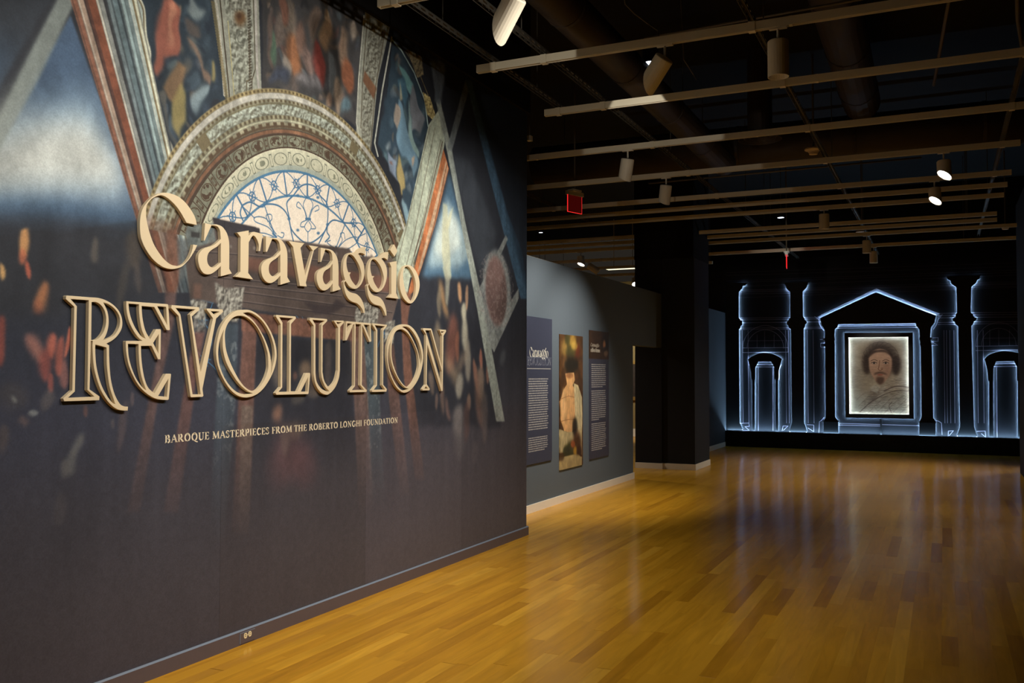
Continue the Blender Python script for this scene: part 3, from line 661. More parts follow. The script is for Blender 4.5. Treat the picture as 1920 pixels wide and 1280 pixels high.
# gallery seen through the doorway and above the poster wall
struct(mesh('wall_gallery', boxv(-11, -5.2, 23.05, 23.2, 0, on(1188, 527, 1, 23.05)[2]), BF, M_cream))
struct(mesh('baseboard_gallery', boxv(-11, -5.2, 23.03, 23.05, 0, .2), BF, M_base))
struct(mesh('wall_gallery_side', boxv(-11.2, -11, 6, 23.2, 0, 3.1), BF, M_cream))

# ---- far wall with printed line drawing
def wq(X, Y): return (1340+X/3.2, 480+Y/3.2)
BX0, BX1, BZ1, BS = -5.2, 3.0, 5.6, 330.0
def back_to(P):
    Q = onv(P, 1, YB); return np.stack([(Q[:, 0]-BX0)*BS, (BZ1-Q[:, 2])*BS], 1)
def paint_back():
    h, w_ = int(BZ1*BS), int((BX1-BX0)*BS)
    c = Canvas(h, w_, back_to, (45, 44, 49))
    c.a *= (1+(noise_field(h, w_, (6, 6), 21, 2)-.5)*.12)[..., None]
    Z = (BZ1-(np.arange(h)+.5)/BS)[:, None]
    top = np.clip((Z-3.9)/.2, 0, 1)*np.ones((1, w_)); c.a += (top*.85)[..., None]*(np.array((10, 10, 10))-c.a)
    def ln(s, wd=2.6, a=.75):
        P = parse(s); c.stroke([wq(*p) for p in smooth_path(P, 5, False)], wd*1.7, (250, 232, 246), min(1, a*1.35))
    c.poly([wq(*p) for p in ((612, 366), (968, 193), (1352, 348), (1330, 358), (968, 218), (632, 374))], (150, 150, 158), 1, 1)  # pale band painted along the rake to make the glow there brighter
    for k, (y0, y1) in enumerate(((78, 40), (96, 62), (130, 82), (140, 96), (165, 112), (186, 150), (196, 165), (232, 186))):
        ln(f'70,{y0+20} 1830,{y1}', 1.6, .30)
    for y0, y1 in ((372, 345), (382, 358), (400, 372), (432, 400), (440, 412)):
        ln(f'145,{y0} 460,{y0-4}', 2, .55); ln(f'530,{y0-5} 640,{y0-6}', 2, .55); ln(f'1340,{y1-2} 1460,{y1-4}', 2, .55); ln(f'1540,{y1-6} 1830,{y1-8}', 2, .5)
    for y0 in (205, 215, 226):
        ln(f'150,{y0} 455,{y0-4}', 2, .4); ln(f'530,{y0-6} 1450,{y0-32}', 2, .25); ln(f'1540,{y0-40} 1830,{y0-46}', 2, .35)
    for x in (165, 200, 425, 442, 555, 590, 1375, 1390, 1410, 1435, 1575, 1610): ln(f'{x},445 {x+6},1000', 2, .6)
    # lunette windows over the niches
    for ox, r in ((304, 136), (304, 110)):
        ln(' '.join(f'{ox-r*math.cos(t):.1f},{552-r*math.sin(t):.1f}*' for t in np.linspace(0, math.pi, 15)), 2, .6)
    for x in (254, 300, 356): ln(f'{x},{450 if x==300 else 470} {x},550', 1.8, .5)
    ln('196,508 412,506', 1.8, .5); ln('168,550 440,548', 2.2, .7); ln('168,578 440,575', 2.2, .7); ln('168,550 168,578', 2, .6); ln('440,548 440,575', 2, .6)
    for ox, r in ((1704, 138), (1704, 104)):
        ln(' '.join(f'{ox-r*math.cos(t):.1f},{536-r*math.sin(t):.1f}*' for t in np.linspace(0, math.pi, 15)), 2, .45)
    for x in (1650, 1704, 1768): ln(f'{x},440 {x},536', 1.8, .4)
    ln('1606,492 1810,490', 1.8, .4); ln('1566,540 1830,536', 2.2, .6); ln('1566,566 1830,562', 2.2, .6)
    # bases and capitals beside the cut-outs
    for s in ('152,1002 205,1000 208,1020 182,1022 208,1045 170,1046', '405,1046 410,1018 440,1018 412,1044', '555,1010 594,1012 594,1052 560,1030', '625,1058 628,992 640,985 656,966', '1328,985 1345,990 1360,1000 1364,1070', '1400,1082 1402,1048 1432,1046 1406,1076', '1572,1050 1622,1048 1626,1086 1600,1064',
              '600,362 625,380 628,404 640,430 655,445', '1345,362 1366,350 1340,380 1330,412 1312,438', '632,500 660,500 662,520 636,522 636,545 664,545', '1300,490 1340,488 1340,510 1302,512 1338,534 1300,536', '745,1002 1225,1016', '745,1012 995,1018',
              '735,408 1208,402', '735,420 1215,414', '728,432 1222,426', '205,650 224,680 224,740', '400,650 386,680 386,740', '250,632 346,632', '248,650 352,650', '246,664 358,664', '262,668 262,1046', '350,668 350,1046', '1690,628 1795,626', '1682,645 1806,643', '1676,662 1812,660', '1690,668 1694,1086',
              '640,352 968,196 1345,345', '650,372 968,222 1325,352'):
        ln(s, 2.2, .65)
    return c
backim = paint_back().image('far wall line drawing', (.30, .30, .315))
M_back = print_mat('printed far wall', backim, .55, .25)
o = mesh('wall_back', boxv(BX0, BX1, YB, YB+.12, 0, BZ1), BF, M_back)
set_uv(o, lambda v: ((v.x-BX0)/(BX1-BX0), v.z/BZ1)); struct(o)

# ================================================================== floor of oak planks
FLOORC = [(.43, .182, .012), (.53, .232, .014), (.60, .275, .018), (.64, .30, .022), (.72, .355, .034)]
FLOORC = [(min(q[0]*1.08, .8), q[1]*1.13, q[2]) for q in FLOORC]
def floor_mats(name, island):
    FL = FLOORC if not island else [tuple(.45*v+.55*w for v, w in zip(q, FLOORC[2])) for q in FLOORC]
    m = bpy.data.materials.new(name); m.use_nodes = True; nt = m.node_tree; b = nt.nodes['Principled BSDF']; N = nt.nodes.new; K = nt.links.new
    if island:
        g = N('ShaderNodeNewGeometry'); rnd = g.outputs['Random Per Island']
    else:
        g = N('ShaderNodeObjectInfo'); rnd = g.outputs['Random']
    geo = N('ShaderNodeNewGeometry')
    sep = N('ShaderNodeSeparateXYZ'); K(geo.outputs['Position'], sep.inputs[0])
    off = N('ShaderNodeMath'); off.operation = 'MULTIPLY'; off.inputs[1].default_value = 37.0; K(rnd, off.inputs[0])
    mx_ = N('ShaderNodeMath'); mx_.operation = 'MULTIPLY'; mx_.inputs[1].default_value = 13.0; K(sep.outputs[0], mx_.inputs[0])
    my_ = N('ShaderNodeMath'); my_.operation = 'MULTIPLY'; my_.inputs[1].default_value = 1.3; K(sep.outputs[1], my_.inputs[0])
    cmb = N('ShaderNodeCombineXYZ'); K(mx_.outputs[0], cmb.inputs[0]); K(my_.outputs[0], cmb.inputs[1]); K(off.outputs[0], cmb.inputs[2])
    n1 = N('ShaderNodeTexNoise'); n1.inputs['Scale'].default_value = 1.4; n1.inputs['Detail'].default_value = 6; n1.inputs['Distortion'].default_value = .8; K(cmb.outputs[0], n1.inputs['Vector'])
    n2 = N('ShaderNodeTexNoise'); n2.inputs['Scale'].default_value = 4; n2.inputs['Detail'].default_value = 3; K(cmb.outputs[0], n2.inputs['Vector'])
    rp = N('ShaderNodeValToRGB'); K(rnd, rp.inputs[0])
    rp.color_ramp.elements[0].color = (*FL[0], 1); rp.color_ramp.elements[1].color = (*FL[4], 1)
    for pos, cc in ((.14, FL[1]), (.5, FL[2]), (.85, FL[3])):
        e = rp.color_ramp.elements.new(pos); e.color = (*cc, 1)
    mr = N('ShaderNodeMapRange'); mr.inputs['From Min'].default_value = .3; mr.inputs['From Max'].default_value = .7; mr.inputs['To Min'].default_value = .96 if island else .85; mr.inputs['To Max'].default_value = 1.03 if island else 1.12; K(n1.outputs['Fac'], mr.inputs[0])
    mr2 = N('ShaderNodeMapRange'); mr2.inputs['To Min'].default_value = .99 if island else .95; mr2.inputs['To Max'].default_value = 1.01 if island else 1.05; K(n2.outputs['Fac'], mr2.inputs[0])
    mm = N('ShaderNodeMath'); mm.operation = 'MULTIPLY'; K(mr.outputs[0], mm.inputs[0]); K(mr2.outputs[0], mm.inputs[1])
    mix = N('ShaderNodeMixRGB'); mix.blend_type = 'MULTIPLY'; mix.inputs[0].default_value = 1; K(rp.outputs[0], mix.inputs[1]); K(mm.outputs[0], mix.inputs[2])
    # oak under a lacquer film: diffuse wood with a gloss that rises towards grazing
    df = N('ShaderNodeBsdfDiffuse'); K(mix.outputs[0], df.inputs['Color'])
    gs = N('ShaderNodeBsdfGlossy'); gs.inputs['Color'].default_value = (.95, .95, .95, 1)
    mr3 = N('ShaderNodeMapRange'); mr3.inputs['To Min'].default_value = .15; mr3.inputs['To Max'].default_value = .20; K(n1.outputs['Fac'], mr3.inputs[0]); K(mr3.outputs[0], gs.inputs['Roughness'])
    fr_ = N('ShaderNodeFresnel'); fr_.inputs['IOR'].default_value = 1.42
    mn = N('ShaderNodeMath'); mn.operation = 'MINIMUM'; mn.inputs[1].default_value = .35; K(fr_.outputs[0], mn.inputs[0])
    ms = N('ShaderNodeMixShader'); K(mn.outputs[0], ms.inputs[0]); K(df.outputs[0], ms.inputs[1]); K(gs.outputs[0], ms.inputs[2])
    nt.nodes.remove(b)
    K(ms.outputs[0], nt.nodes['Material Output'].inputs['Surface'])
    return m
M_oak = floor_mats('oak plank', False); M_oaks = floor_mats('oak planks far', True)
sub = struct(mesh('floor', boxv(-11.2, 5, -3, 26, -.06, -.014), BF, mat('subfloor', (.10, .05, .015), .7, .2)))
PW = .090
planks = []
x = XM-.03+.012
rr = random.Random(5)
xs = []
xx = -11.1
while xx < 5.0-PW:
    xs.append(xx); xx += PW
for x0 in xs:
    y0 = -2.9-rr.random()*1.2
    while y0 < 25.9:
        L = rr.choice((.6, .9, 1.1, 1.4, 1.7, 2.0))*(.85+.3*rr.random())
        planks.append((x0, max(y0, -3.0), min(y0+L, 26.0))); y0 += L
def proj(p):
    c = AX @ (np.array(p, float)-EYE)
    return (960+FPX*c[0]/c[2], 640-FPX*c[1]/c[2]) if c[2] > .3 else None
def area(pl):
    x0, ya, yb = pl
    if x0+PW < XM+.02 and yb < 8.5: return 0
    if yb < 2.2: return 0
    ya = max(ya, 2.2)
    q = [proj((x0, ya, 0)), proj((x0+PW, ya, 0)), proj((x0+PW, yb, 0)), proj((x0, yb, 0))]
    if any(t is None for t in q): return 0
    cx = sum(t[0] for t in q)/4; cyy = sum(t[1] for t in q)/4
    if not (-20 < cx < 1940 and cyy < 1330): return 0
    q = [(min(max(t[0], 0), 1920), min(max(t[1], 0), 1280)) for t in q]
    return abs(sum(q[i][0]*q[(i+1) % 4][1]-q[(i+1) % 4][0]*q[i][1] for i in range(4)))/2
order = sorted(range(len(planks)), key=lambda i: -area(planks[i]))
near = set(order[:300])
G = .0001; CH = .00025
def plank_geo(x0, y0, x1, y1, far=False):      # top with a tiny arris, sides down
    g = 0 if far else G
    a, b, c_, d = x0+g, x1-g, y0+g, y1-g
    if far:
        v = boxv(a, b, c_, d, -.014, 0); return v, BF[1:]
    v = [(a, c_, -.014), (b, c_, -.014), (b, d, -.014), (a, d, -.014), (a, c_, -CH), (b, c_, -CH), (b, d, -CH), (a, d, -CH),
         (a+CH, c_+CH, 0), (b-CH, c_+CH, 0), (b-CH, d-CH, 0), (a+CH, d-CH, 0)]
    f = [(0, 1, 5, 4), (1, 2, 6, 5), (2, 3, 7, 6), (3, 0, 4, 7), (4, 5, 9, 8), (5, 6, 10, 9), (6, 7, 11, 10), (7, 4, 8, 11), (8, 9, 10, 11)]
    return v, f
cache = {}
for i in order[:300]:
    x0, ya, yb = planks[i]; L = round(yb-ya, 2); fa = ya > 7.5; key = (L, fa)
    if key not in cache:
        v, f = plank_geo(0, 0, PW, L, fa); me = bpy.data.meshes.new('floor_plank'); me.from_pydata(v, [], f); me.materials.append(M_oak); cache[key] = me
    o = bpy.data.objects.new('floor_plank', cache[key]); COL.objects.link(o); o.location = (x0, ya, 0); o.parent = sub
rest = MB()
for i, (x0, ya, yb) in enumerate(planks):
    if i in near: continue
    rest.add([(x0, ya, 0), (x0+PW, ya, 0), (x0+PW, yb, 0), (x0, yb, 0)], [(0, 1, 2, 3)])
o = rest.obj('floor_planks_far', M_oaks, sub); o['kind'] = 'stuff'

# ================================================================== mural on the left wall
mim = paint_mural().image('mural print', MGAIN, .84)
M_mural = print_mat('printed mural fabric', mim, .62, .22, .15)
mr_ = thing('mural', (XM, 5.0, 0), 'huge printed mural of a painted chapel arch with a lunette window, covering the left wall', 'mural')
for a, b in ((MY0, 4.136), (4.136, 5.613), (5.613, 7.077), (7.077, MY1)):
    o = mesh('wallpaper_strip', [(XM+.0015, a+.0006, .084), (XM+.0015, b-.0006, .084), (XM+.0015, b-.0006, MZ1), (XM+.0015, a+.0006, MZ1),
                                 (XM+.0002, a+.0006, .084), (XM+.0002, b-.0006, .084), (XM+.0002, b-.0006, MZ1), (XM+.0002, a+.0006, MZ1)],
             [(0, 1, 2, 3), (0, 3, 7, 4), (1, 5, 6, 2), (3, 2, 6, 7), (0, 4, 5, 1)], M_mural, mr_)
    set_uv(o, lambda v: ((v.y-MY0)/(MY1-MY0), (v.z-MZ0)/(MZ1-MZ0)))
# its plum baseboard, the bevel highlight painted as a paler top edge
bl = struct(mesh('baseboard_left', boxv(XM, XM+.014, .2, 8.475, 0, .0795), BF, M_plum))
mesh('top_edge', [(XM, .2, .0795), (XM+.014, .2, .0795), (XM+.014, 8.475, .0795), (XM, 8.475, .0795), (XM, .2, .088), (XM+.007, .2, .088), (XM+.007, 8.475, .088), (XM, 8.475, .088)], BF, M_edge_highlight, bl)
mesh('end_return', boxv(-3.97, XM, 8.45, 8.475, 0, .088), BF, M_plum, bl)

# twin socket let into that baseboard
so = thing('wall_outlet', (XM+.014, *on(463, 1192, 0, XM+.016)[1:]), 'twin power outlet with two ivory sockets in the plum baseboard below the mural', 'outlet')
a = on(450.5, 1182, 0, XM+.016); b = on(478, 1172.3, 0, XM+.016)
y0, y1 = a[1], b[1]
mesh('cover_plate', boxv(XM+.014, XM+.018, y0, y1, .008, .070), BF, M_plum, so)
mesh('plate_top_edge', boxv(XM+.014, XM+.0186, y0-.001, y1, .070, .0715), BF, M_edge_highlight, so)
mesh('plate_side_edge', boxv(XM+.014, XM+.0186, y0-.002, y0, .008, .0715), BF, M_edge_highlight, so)
for (px, py) in ((460.2, 1191.3), (468.4, 1187.8)):
    c0 = on(px, py, 0, XM+.019); q = MB()
    n = 18; pr = []
    for k in range(n):
        t = 2*math.pi*k/n; pr.append((c0[1]+.0135*math.cos(t), c0[2]+max(-.0155, min(.0155, .018*math.sin(t)))))
    v = [(XM+.018, p[0], p[1]) for p in pr]+[(XM+.021, p[0], p[1]) for p in pr]
    f = [tuple(range(n, 2*n))]+[(k, (k+1) % n, n+(k+1) % n, n+k) for k in range(n)]
    s_ = mesh('socket', v, f, M_ivory, so)
    q = MB()
    for dz, w_ in ((.006, .0035), (-.004, .0035)): q.box(XM+.0208, XM+.0214, c0[1]-.0065, c0[1]+.0045, c0[2]+dz-w_/2, c0[2]+dz+w_/2)
    q.obj('slot', M_slot, s_)
mesh('screw', MB().lathe((XM+.019, (on(464.3, 1189.5, 0, XM+.019)[1]), on(464.3, 1189.5, 0, XM+.019)[2]-.002), [(.003, 0), (.003, .004)], 10).v, MB().lathe((0, 0, 0), [(.003, 0), (.003, .004)], 10).f, M_ivory, so)
# ================================================================== raised title letters
XF = XM+.024                      # front plane of the letters
A2 = '@360,400,9.143 '; A3 = '@470,420,9.143 '; A4 = '@580,440,9.143 '; A5 = '@680,450,10.667 '; A6 = '@630,490,10.667 '
RA = '@105,540,9.143 '; RB = '@105,650,9.143 '; EC = '@225,555,11.636 '; ED = '@225,645,11.636 '
VV = '@310,565,6.737 '; OO = '@395,570,7.108 '; LL = '@505,580,7.531 '; U2 = '@615,590,8.258 '; O2 = '@715,600,8.828 '
LET = [
 ('C', 'large sand coloured letter C that opens the upper title line on the mural',
  ['@250,350,7.111 848,510 832,430* 790,340* 700,215* 600,130* 500,90* 410,79* 330,95* 240,148* 165,230* 115,320* 92,430* 90,560* 105,690* 160,820* 240,940* 320,1020* 410,1075* 500,1097* 570,1092* 650,1062* 730,985* 790,900* 830,830* 853,778 800,770 785,850* 745,945* 690,1015* 620,1052* 570,1054* 500,1035* 420,975* 340,875* 270,755* 215,600* 182,460* 170,350* 182,250* 220,190* 270,147* 340,118* 395,118* 470,160* 560,245* 640,355* 710,480'], []),
 ('a', 'sand coloured letter a of the upper title line, between the big C and the r',
  [A2+'225,165 338,192 390,186* 440,192* 520,228* 590,320* 625,420* 640,530* 640,950 685,1030 495,1078 495,900 450,950* 390,1000* 330,1035* 260,1045* 190,1015* 135,930* 108,820* 112,720* 150,650* 210,600* 300,570* 370,545* 430,500* 495,440 490,370* 480,290* 440,228* 390,208* 335,205 220,465 205,465'],
  [A2+'495,505 430,570* 340,625* 285,680* 262,760* 268,840* 300,900* 350,925* 400,910* 495,840']),
 ('r', 'sand coloured letter r of the upper title line',
  [A2+'775,330 975,292 975,390 1020,330* 1065,314 1215,350 1170,645 1145,645 1150,560* 1125,470* 1085,400* 1040,385* 975,495 965,1020 1050,1130 742,1084 830,1000 835,405'], []),
 ('a', 'sand coloured letter a of the upper title line, between the r and the v',
  [A3+'262,205 376,236 440,238* 520,268* 580,340* 620,440* 632,560* 630,910 678,990 512,1040 510,880 470,930* 420,975* 350,1010* 280,995* 220,930* 188,840* 183,750* 205,680* 260,620* 340,585* 410,555* 470,500* 512,455 505,390* 490,320* 450,268* 372,250 283,475 262,475'],
  [A3+'510,515 450,580* 370,635* 325,690* 312,770* 325,840* 360,885* 400,895* 440,880* 510,825']),
 ('v', 'sand coloured letter v of the upper title line',
  [A3+'650,290 922,328 855,408 937,885 1068,455 995,362 1162,388 1083,452 948,1000 962,1070 845,1060 728,390'], []),
 ('a', 'sand coloured letter a of the upper title line, between the v and the first g',
  [A4+'200,220 280,237 330,243* 400,273* 460,350* 490,440* 502,560* 502,865 540,935 402,978 402,830 370,880* 320,930* 260,955* 200,935* 155,870* 130,780* 130,690* 150,630* 200,590* 270,555* 340,515* 400,440 395,370* 375,300* 330,268* 277,252 205,465 190,465'],
  [A4+'400,495 350,565* 280,610* 245,660* 232,730* 245,800* 275,845* 310,852* 350,830* 400,780']),
 ('g', 'sand coloured first letter g of the upper title line, right after the last a',
  [A4+'965,210 960,350 915,318* 868,312* 840,326 885,400* 928,490* 946,590* 943,700* 905,820* 855,890* 795,927* 725,912* 665,860* 625,795 '+A6+'167,418 187,490* 235,575* 305,620* 390,642* 450,680* 510,755* 550,850* 572,950* 577,1030 553,1030 530,960* 480,890* 420,838* 340,812* 270,770* 215,695* 180,600* 160,500* 150,412 186,372 '+A4+'590,690* 580,600* 585,500* 600,430* 640,348* 690,314* 750,303* 800,308 850,250* 905,222*'],
  [A4+'668,640 712,645 690,690 715,760* 760,830* 815,887 865,835* 893,760* 893,660* 865,550* 810,440* 755,365* 705,337* 665,355* 642,420* 638,500* 650,580*']),
 ('g', 'sand coloured second letter g of the upper title line, left of the i',
  [A5+'520,235 500,405 460,368* 420,355* 378,371 430,440* 470,520* 488,620* 482,760* 450,880* 410,960* 360,1015* 300,1043* 230,1020* 170,960* 128,885 '+A6+'645,495 662,560* 702,635* 762,680* 830,700* 890,730* 945,800* 985,900* 1008,1000* 1010,1085 992,1080 965,1000* 920,920* 870,885* 800,870* 730,830* 680,765* 645,670* 630,570* 622,488 655,448 '+A5+'98,780* 92,690* 98,600* 115,500* 150,412* 200,358* 260,340* 322,345 372,288* 440,245*'],
  [A5+'185,715 235,720 205,765 230,840* 280,930* 335,995 385,940* 415,860* 425,760* 405,650* 365,540* 310,450* 255,395* 205,385* 170,420* 155,500* 158,600*']),
 ('i', 'sand coloured letter i with a diamond dot in the upper title line',
  [A5+'538,452 682,420 672,1060 722,1175 505,1148 575,1075 575,540'], []),
 ('o', 'sand coloured letter o that closes the upper title line',
  [A5+'880,503* 940,502* 1015,550* 1080,640* 1125,760* 1142,890* 1125,1020* 1080,1140* 1020,1230* 960,1268* 890,1240* 820,1160* 770,1050* 742,920* 740,790* 760,670* 800,570* 835,523*'],
  [A5+'870,530* 920,538* 980,610* 1030,720* 1060,850* 1065,980* 1045,1110* 1010,1200* 980,1228 930,1180* 880,1080* 845,960* 820,830* 810,700* 820,610* 840,555*']),
 ('R', 'open outlined letter R with a long curved leg that starts the lower title line',
  [RA+'185,125 560,155 740,170* 880,220* 1000,300* 1090,410* 1135,540* 1130,680* 1060,810* 960,900* 865,950 912,980 '+RB+'912,150 925,400* 950,600* 1010,820* 1100,980* 1180,1022* 1237,1025 1230,1092 1150,1092* 1050,1070* 950,1000* 850,880* 760,720* 690,520* 645,300* 628,0* '+RA+'632,900 598,905 '+RB+'578,730 748,850 742,915 140,935 125,885 280,745 '+RA+'315,320 172,190 172,140'],
  [RA+'250,185 565,208 '+RB+'540,740 660,855 205,875 325,765 '+RA+'360,310', RA+'612,240 690,240* 770,290* 830,380* 860,500* 855,620* 820,740* 760,830* 690,882* 605,890',
   RA+'812,245 890,270* 980,330* 1050,410* 1095,510* 1095,620* 1060,720* 980,820* 805,900 860,800* 895,680* 905,560* 890,430* 855,330*',
   RA+'675,965 868,1018 '+RB+'870,100 872,300* 892,500* 930,720* 1020,985 960,950* 870,830* 790,680* 730,500* 690,300* 675,80*']),
 ('E', 'open outlined uncial letter E of the lower title line',
  [EC+'140,110 1040,175 1055,190 1090,730 1075,745 1020,740 750,238 475,215 480,350* 505,550* 560,760* 660,940 790,720 885,720 895,740 '+ED+'885,300 885,330 830,330 690,38 460,38 465,250* 490,500* 540,760* 620,950* 755,1075 1000,645 1105,645 1115,660 1065,1200 1045,1218 900,1212* 760,1180* 600,1090* 430,930* 290,700* 190,450* 140,200* 128,0* '+EC+'128,988 140,975 490,975 400,900* 300,760* 210,580* 155,380* 138,200*'],
  [EC+'190,162 415,180 420,350* 440,550* 480,740* 560,930 460,870* 340,700* 250,500* 200,300*', EC+'812,218 1010,235 1030,630', EC+'848,828 '+ED+'838,205 '+EC+'725,1022',
   EC+'175,1040 408,1048 '+ED+'410,200* 430,480* 480,740* 575,1010 480,930* 350,740* 250,500* 190,250* 175,0*', ED+'1058,750 1025,1148 835,1130']),
 ('V', 'open outlined letter V of the lower title line',
  [VV+'80,45 425,72 430,108 335,190 448,895 605,215 525,105 528,88 725,100 733,130 643,215 470,1105 482,1190 470,1205 325,1210 318,1195 170,185 75,85'],
  [VV+'130,82 382,100 312,165 315,190 447,1172 345,1172 195,180 190,160', VV+'572,120 688,128 622,172']),
 ('O', 'open outlined letter O between the V and the L of the lower title line',
  [OO+'430,75* 520,80* 620,130* 720,230* 800,360* 855,500* 880,640* 872,770* 835,900* 770,1030* 690,1140* 600,1210* 510,1240* 420,1240* 330,1200* 240,1110* 160,980* 100,830* 75,690* 75,580* 92,470* 130,330* 200,210* 290,120* 360,85*'],
  [OO+'385,155* 300,180* 230,260* 195,360* 192,480* 210,620* 260,770* 330,920* 410,1050* 490,1130* 560,1155* 620,1140* 690,1060* 740,960* 768,860* 770,780* 762,670* 735,560* 690,440* 620,310* 540,220* 460,168*',
   OO+'430,118 520,110* 610,155* 700,240* 780,370* 830,500* 853,630* 848,740* 800,950 806,850* 800,720* 770,590* 710,440* 630,300* 540,190*',
   OO+'178,338 135,440* 108,560* 102,680* 122,820* 180,970* 260,1090* 350,1170* 450,1200* 560,1190 480,1150* 380,1060* 290,930* 210,780* 168,620* 163,470*']),
 ('L', 'open outlined letter L of the lower title line',
  [LL+'98,75 370,98 378,125 308,205 303,1155 400,1155 520,895 575,895 578,915 555,1185 545,1195 100,1205 88,1180 160,1093 163,215 95,100'],
  [LL+'140,108 338,125 285,182 282,1160 130,1165 183,1100 187,185', LL+'553,948 543,1158 445,1160']),
 ('U', 'open outlined letter U of the lower title line',
  [LL+'572,115 815,135 820,160 755,230 752,880 775,1000* 830,1090* 870,1115* '+U2+'20,1130* 80,1070* 125,990* 155,860 158,200 95,100 95,88 242,90 246,122 190,190 185,860 170,980* 120,1110* 60,1190* 0,1235* '+LL+'780,1198* 720,1165* 660,1070* 632,950* 628,800 628,230 568,150'],
  [LL+'610,145 785,160 735,215 733,880 745,980* 790,1090* 850,1155 800,1150* 730,1110* 670,1020* 652,900 652,215', U2+'133,112 212,117 162,158']),
 ('T', 'open outlined letter T with two hanging flags in the lower title line',
  [U2+'285,98 660,130 672,412 643,420 533,160 525,1085 602,1165 597,1195 340,1200 335,1172 405,1095 413,152 393,150 292,395 265,398'],
  [U2+'430,140 515,148 502,1090 560,1160 372,1165 418,1105', U2+'300,130 372,138 290,265', U2+'555,150 643,158 655,380']),
 ('I', 'open outlined letter I of the lower title line',
  [U2+'690,130 915,155 910,180 860,245 855,1080 912,1150 905,1190 685,1195 680,1170 742,1090 745,250 690,160'],
  [U2+'725,160 885,178 847,230 840,1090 885,1155 710,1160 760,1095 765,235']),
 ('O', 'open outlined letter O between the I and the N of the lower title line',
  [O2+'400,70* 470,90* 540,150* 610,260* 660,390* 690,520* 693,660* 670,800* 620,960* 550,1080* 480,1160* 410,1197* 340,1190* 250,1110* 170,960* 120,800* 97,640* 95,520* 105,420* 150,270* 210,160* 270,100* 340,72*'],
  [O2+'300,155* 350,155* 430,210* 500,310* 560,430* 605,560* 620,690* 615,800* 580,920* 530,1020* 470,1090* 430,1105* 370,1070* 290,960* 230,830* 180,660* 170,500* 182,340* 215,230* 255,175*',
   O2+'345,110 410,105* 470,135* 540,220* 610,350* 655,500* 672,620* 665,700* 640,760 638,680* 612,540* 560,400* 490,260* 420,160*',
   O2+'160,345 125,440* 110,560* 115,680* 140,820* 190,960* 260,1080* 330,1150* 390,1160* 455,1138 400,1115* 330,1050* 250,920* 190,780* 160,640* 152,500*']),
 ('N', 'open outlined letter N that ends the lower title line',
  [O2+'692,132 825,138 838,165 1003,770 1005,258 965,168 965,155 1070,160 1072,190 1030,260 1018,1170 995,1175 762,400 752,1055 802,1135 798,1162 685,1165 682,1140 738,1065 742,240 692,160'],
  [O2+'728,168 820,170 1003,850 1000,1080 765,270', O2+'985,185 1048,190 1008,225', O2+'738,1095 775,1130 715,1132']),
]
DOT = A5+'612,88 632,86 697,220 637,330 548,200'
TITLE2D = []                       # outlines kept for the small printed repeats of the title
def to_yz(s, n=6):
    P = smooth_path(parse(s), n)
    Q = onv(P, 0, XF); return [(q[1], q[2]) for q in Q]
def letter_mesh(name, outlines, depth, xf, bev=.0012):
    cu = bpy.data.curves.new(name, 'CURVE'); cu.dimensions = '2D'; cu.fill_mode = 'BOTH'; cu.extrude = depth/2-bev; cu.bevel_depth = bev; cu.bevel_resolution = 1; cu.offset = -bev
    for o in outlines:
        sp = cu.splines.new('POLY'); sp.points.add(len(o)-1); sp.use_cyclic_u = True
        for p, q in zip(sp.points, o): p.co = (q[0], q[1], 0, 1)
    ob = bpy.data.objects.new(name, cu); COL.objects.link(ob)
    dg = bpy.context.evaluated_depsgraph_get(); dg.update()
    me = bpy.data.meshes.new_from_object(ob.evaluated_get(dg))
    v = [(xf-depth/2+p.co[2], p.co[0], p.co[1]) for p in me.vertices]; f = [tuple(p.vertices) for p in me.polygons]
    bpy.data.objects.remove(ob); bpy.data.curves.remove(cu); bpy.data.meshes.remove(me)
    return v, f
for i, (ch, lab, outer, holes) in enumerate(LET):
    ol = [to_yz(s) for s in outer+holes]
    v, f = letter_mesh('letter', ol, .022, XF)
    ys = [q[0] for q in ol[0]]; zs = [q[1] for q in ol[0]]
    og = (XM+.002, (min(ys)+max(ys))/2, min(zs))
    o = mesh('title_letter', v, f, M_letter, origin=og)
    tag(o, lab, 'letter', 'raised letters of the upper title line' if i < 10 else 'raised letters of the lower title line')
    TITLE2D.append((i, ol))
    if ch == 'i':
        d2 = to_yz(DOT); v, f = letter_mesh('dot', [d2], .022, XF); mesh('dot', v, f, M_letter, o); TITLE2D.append((i, [d2]))

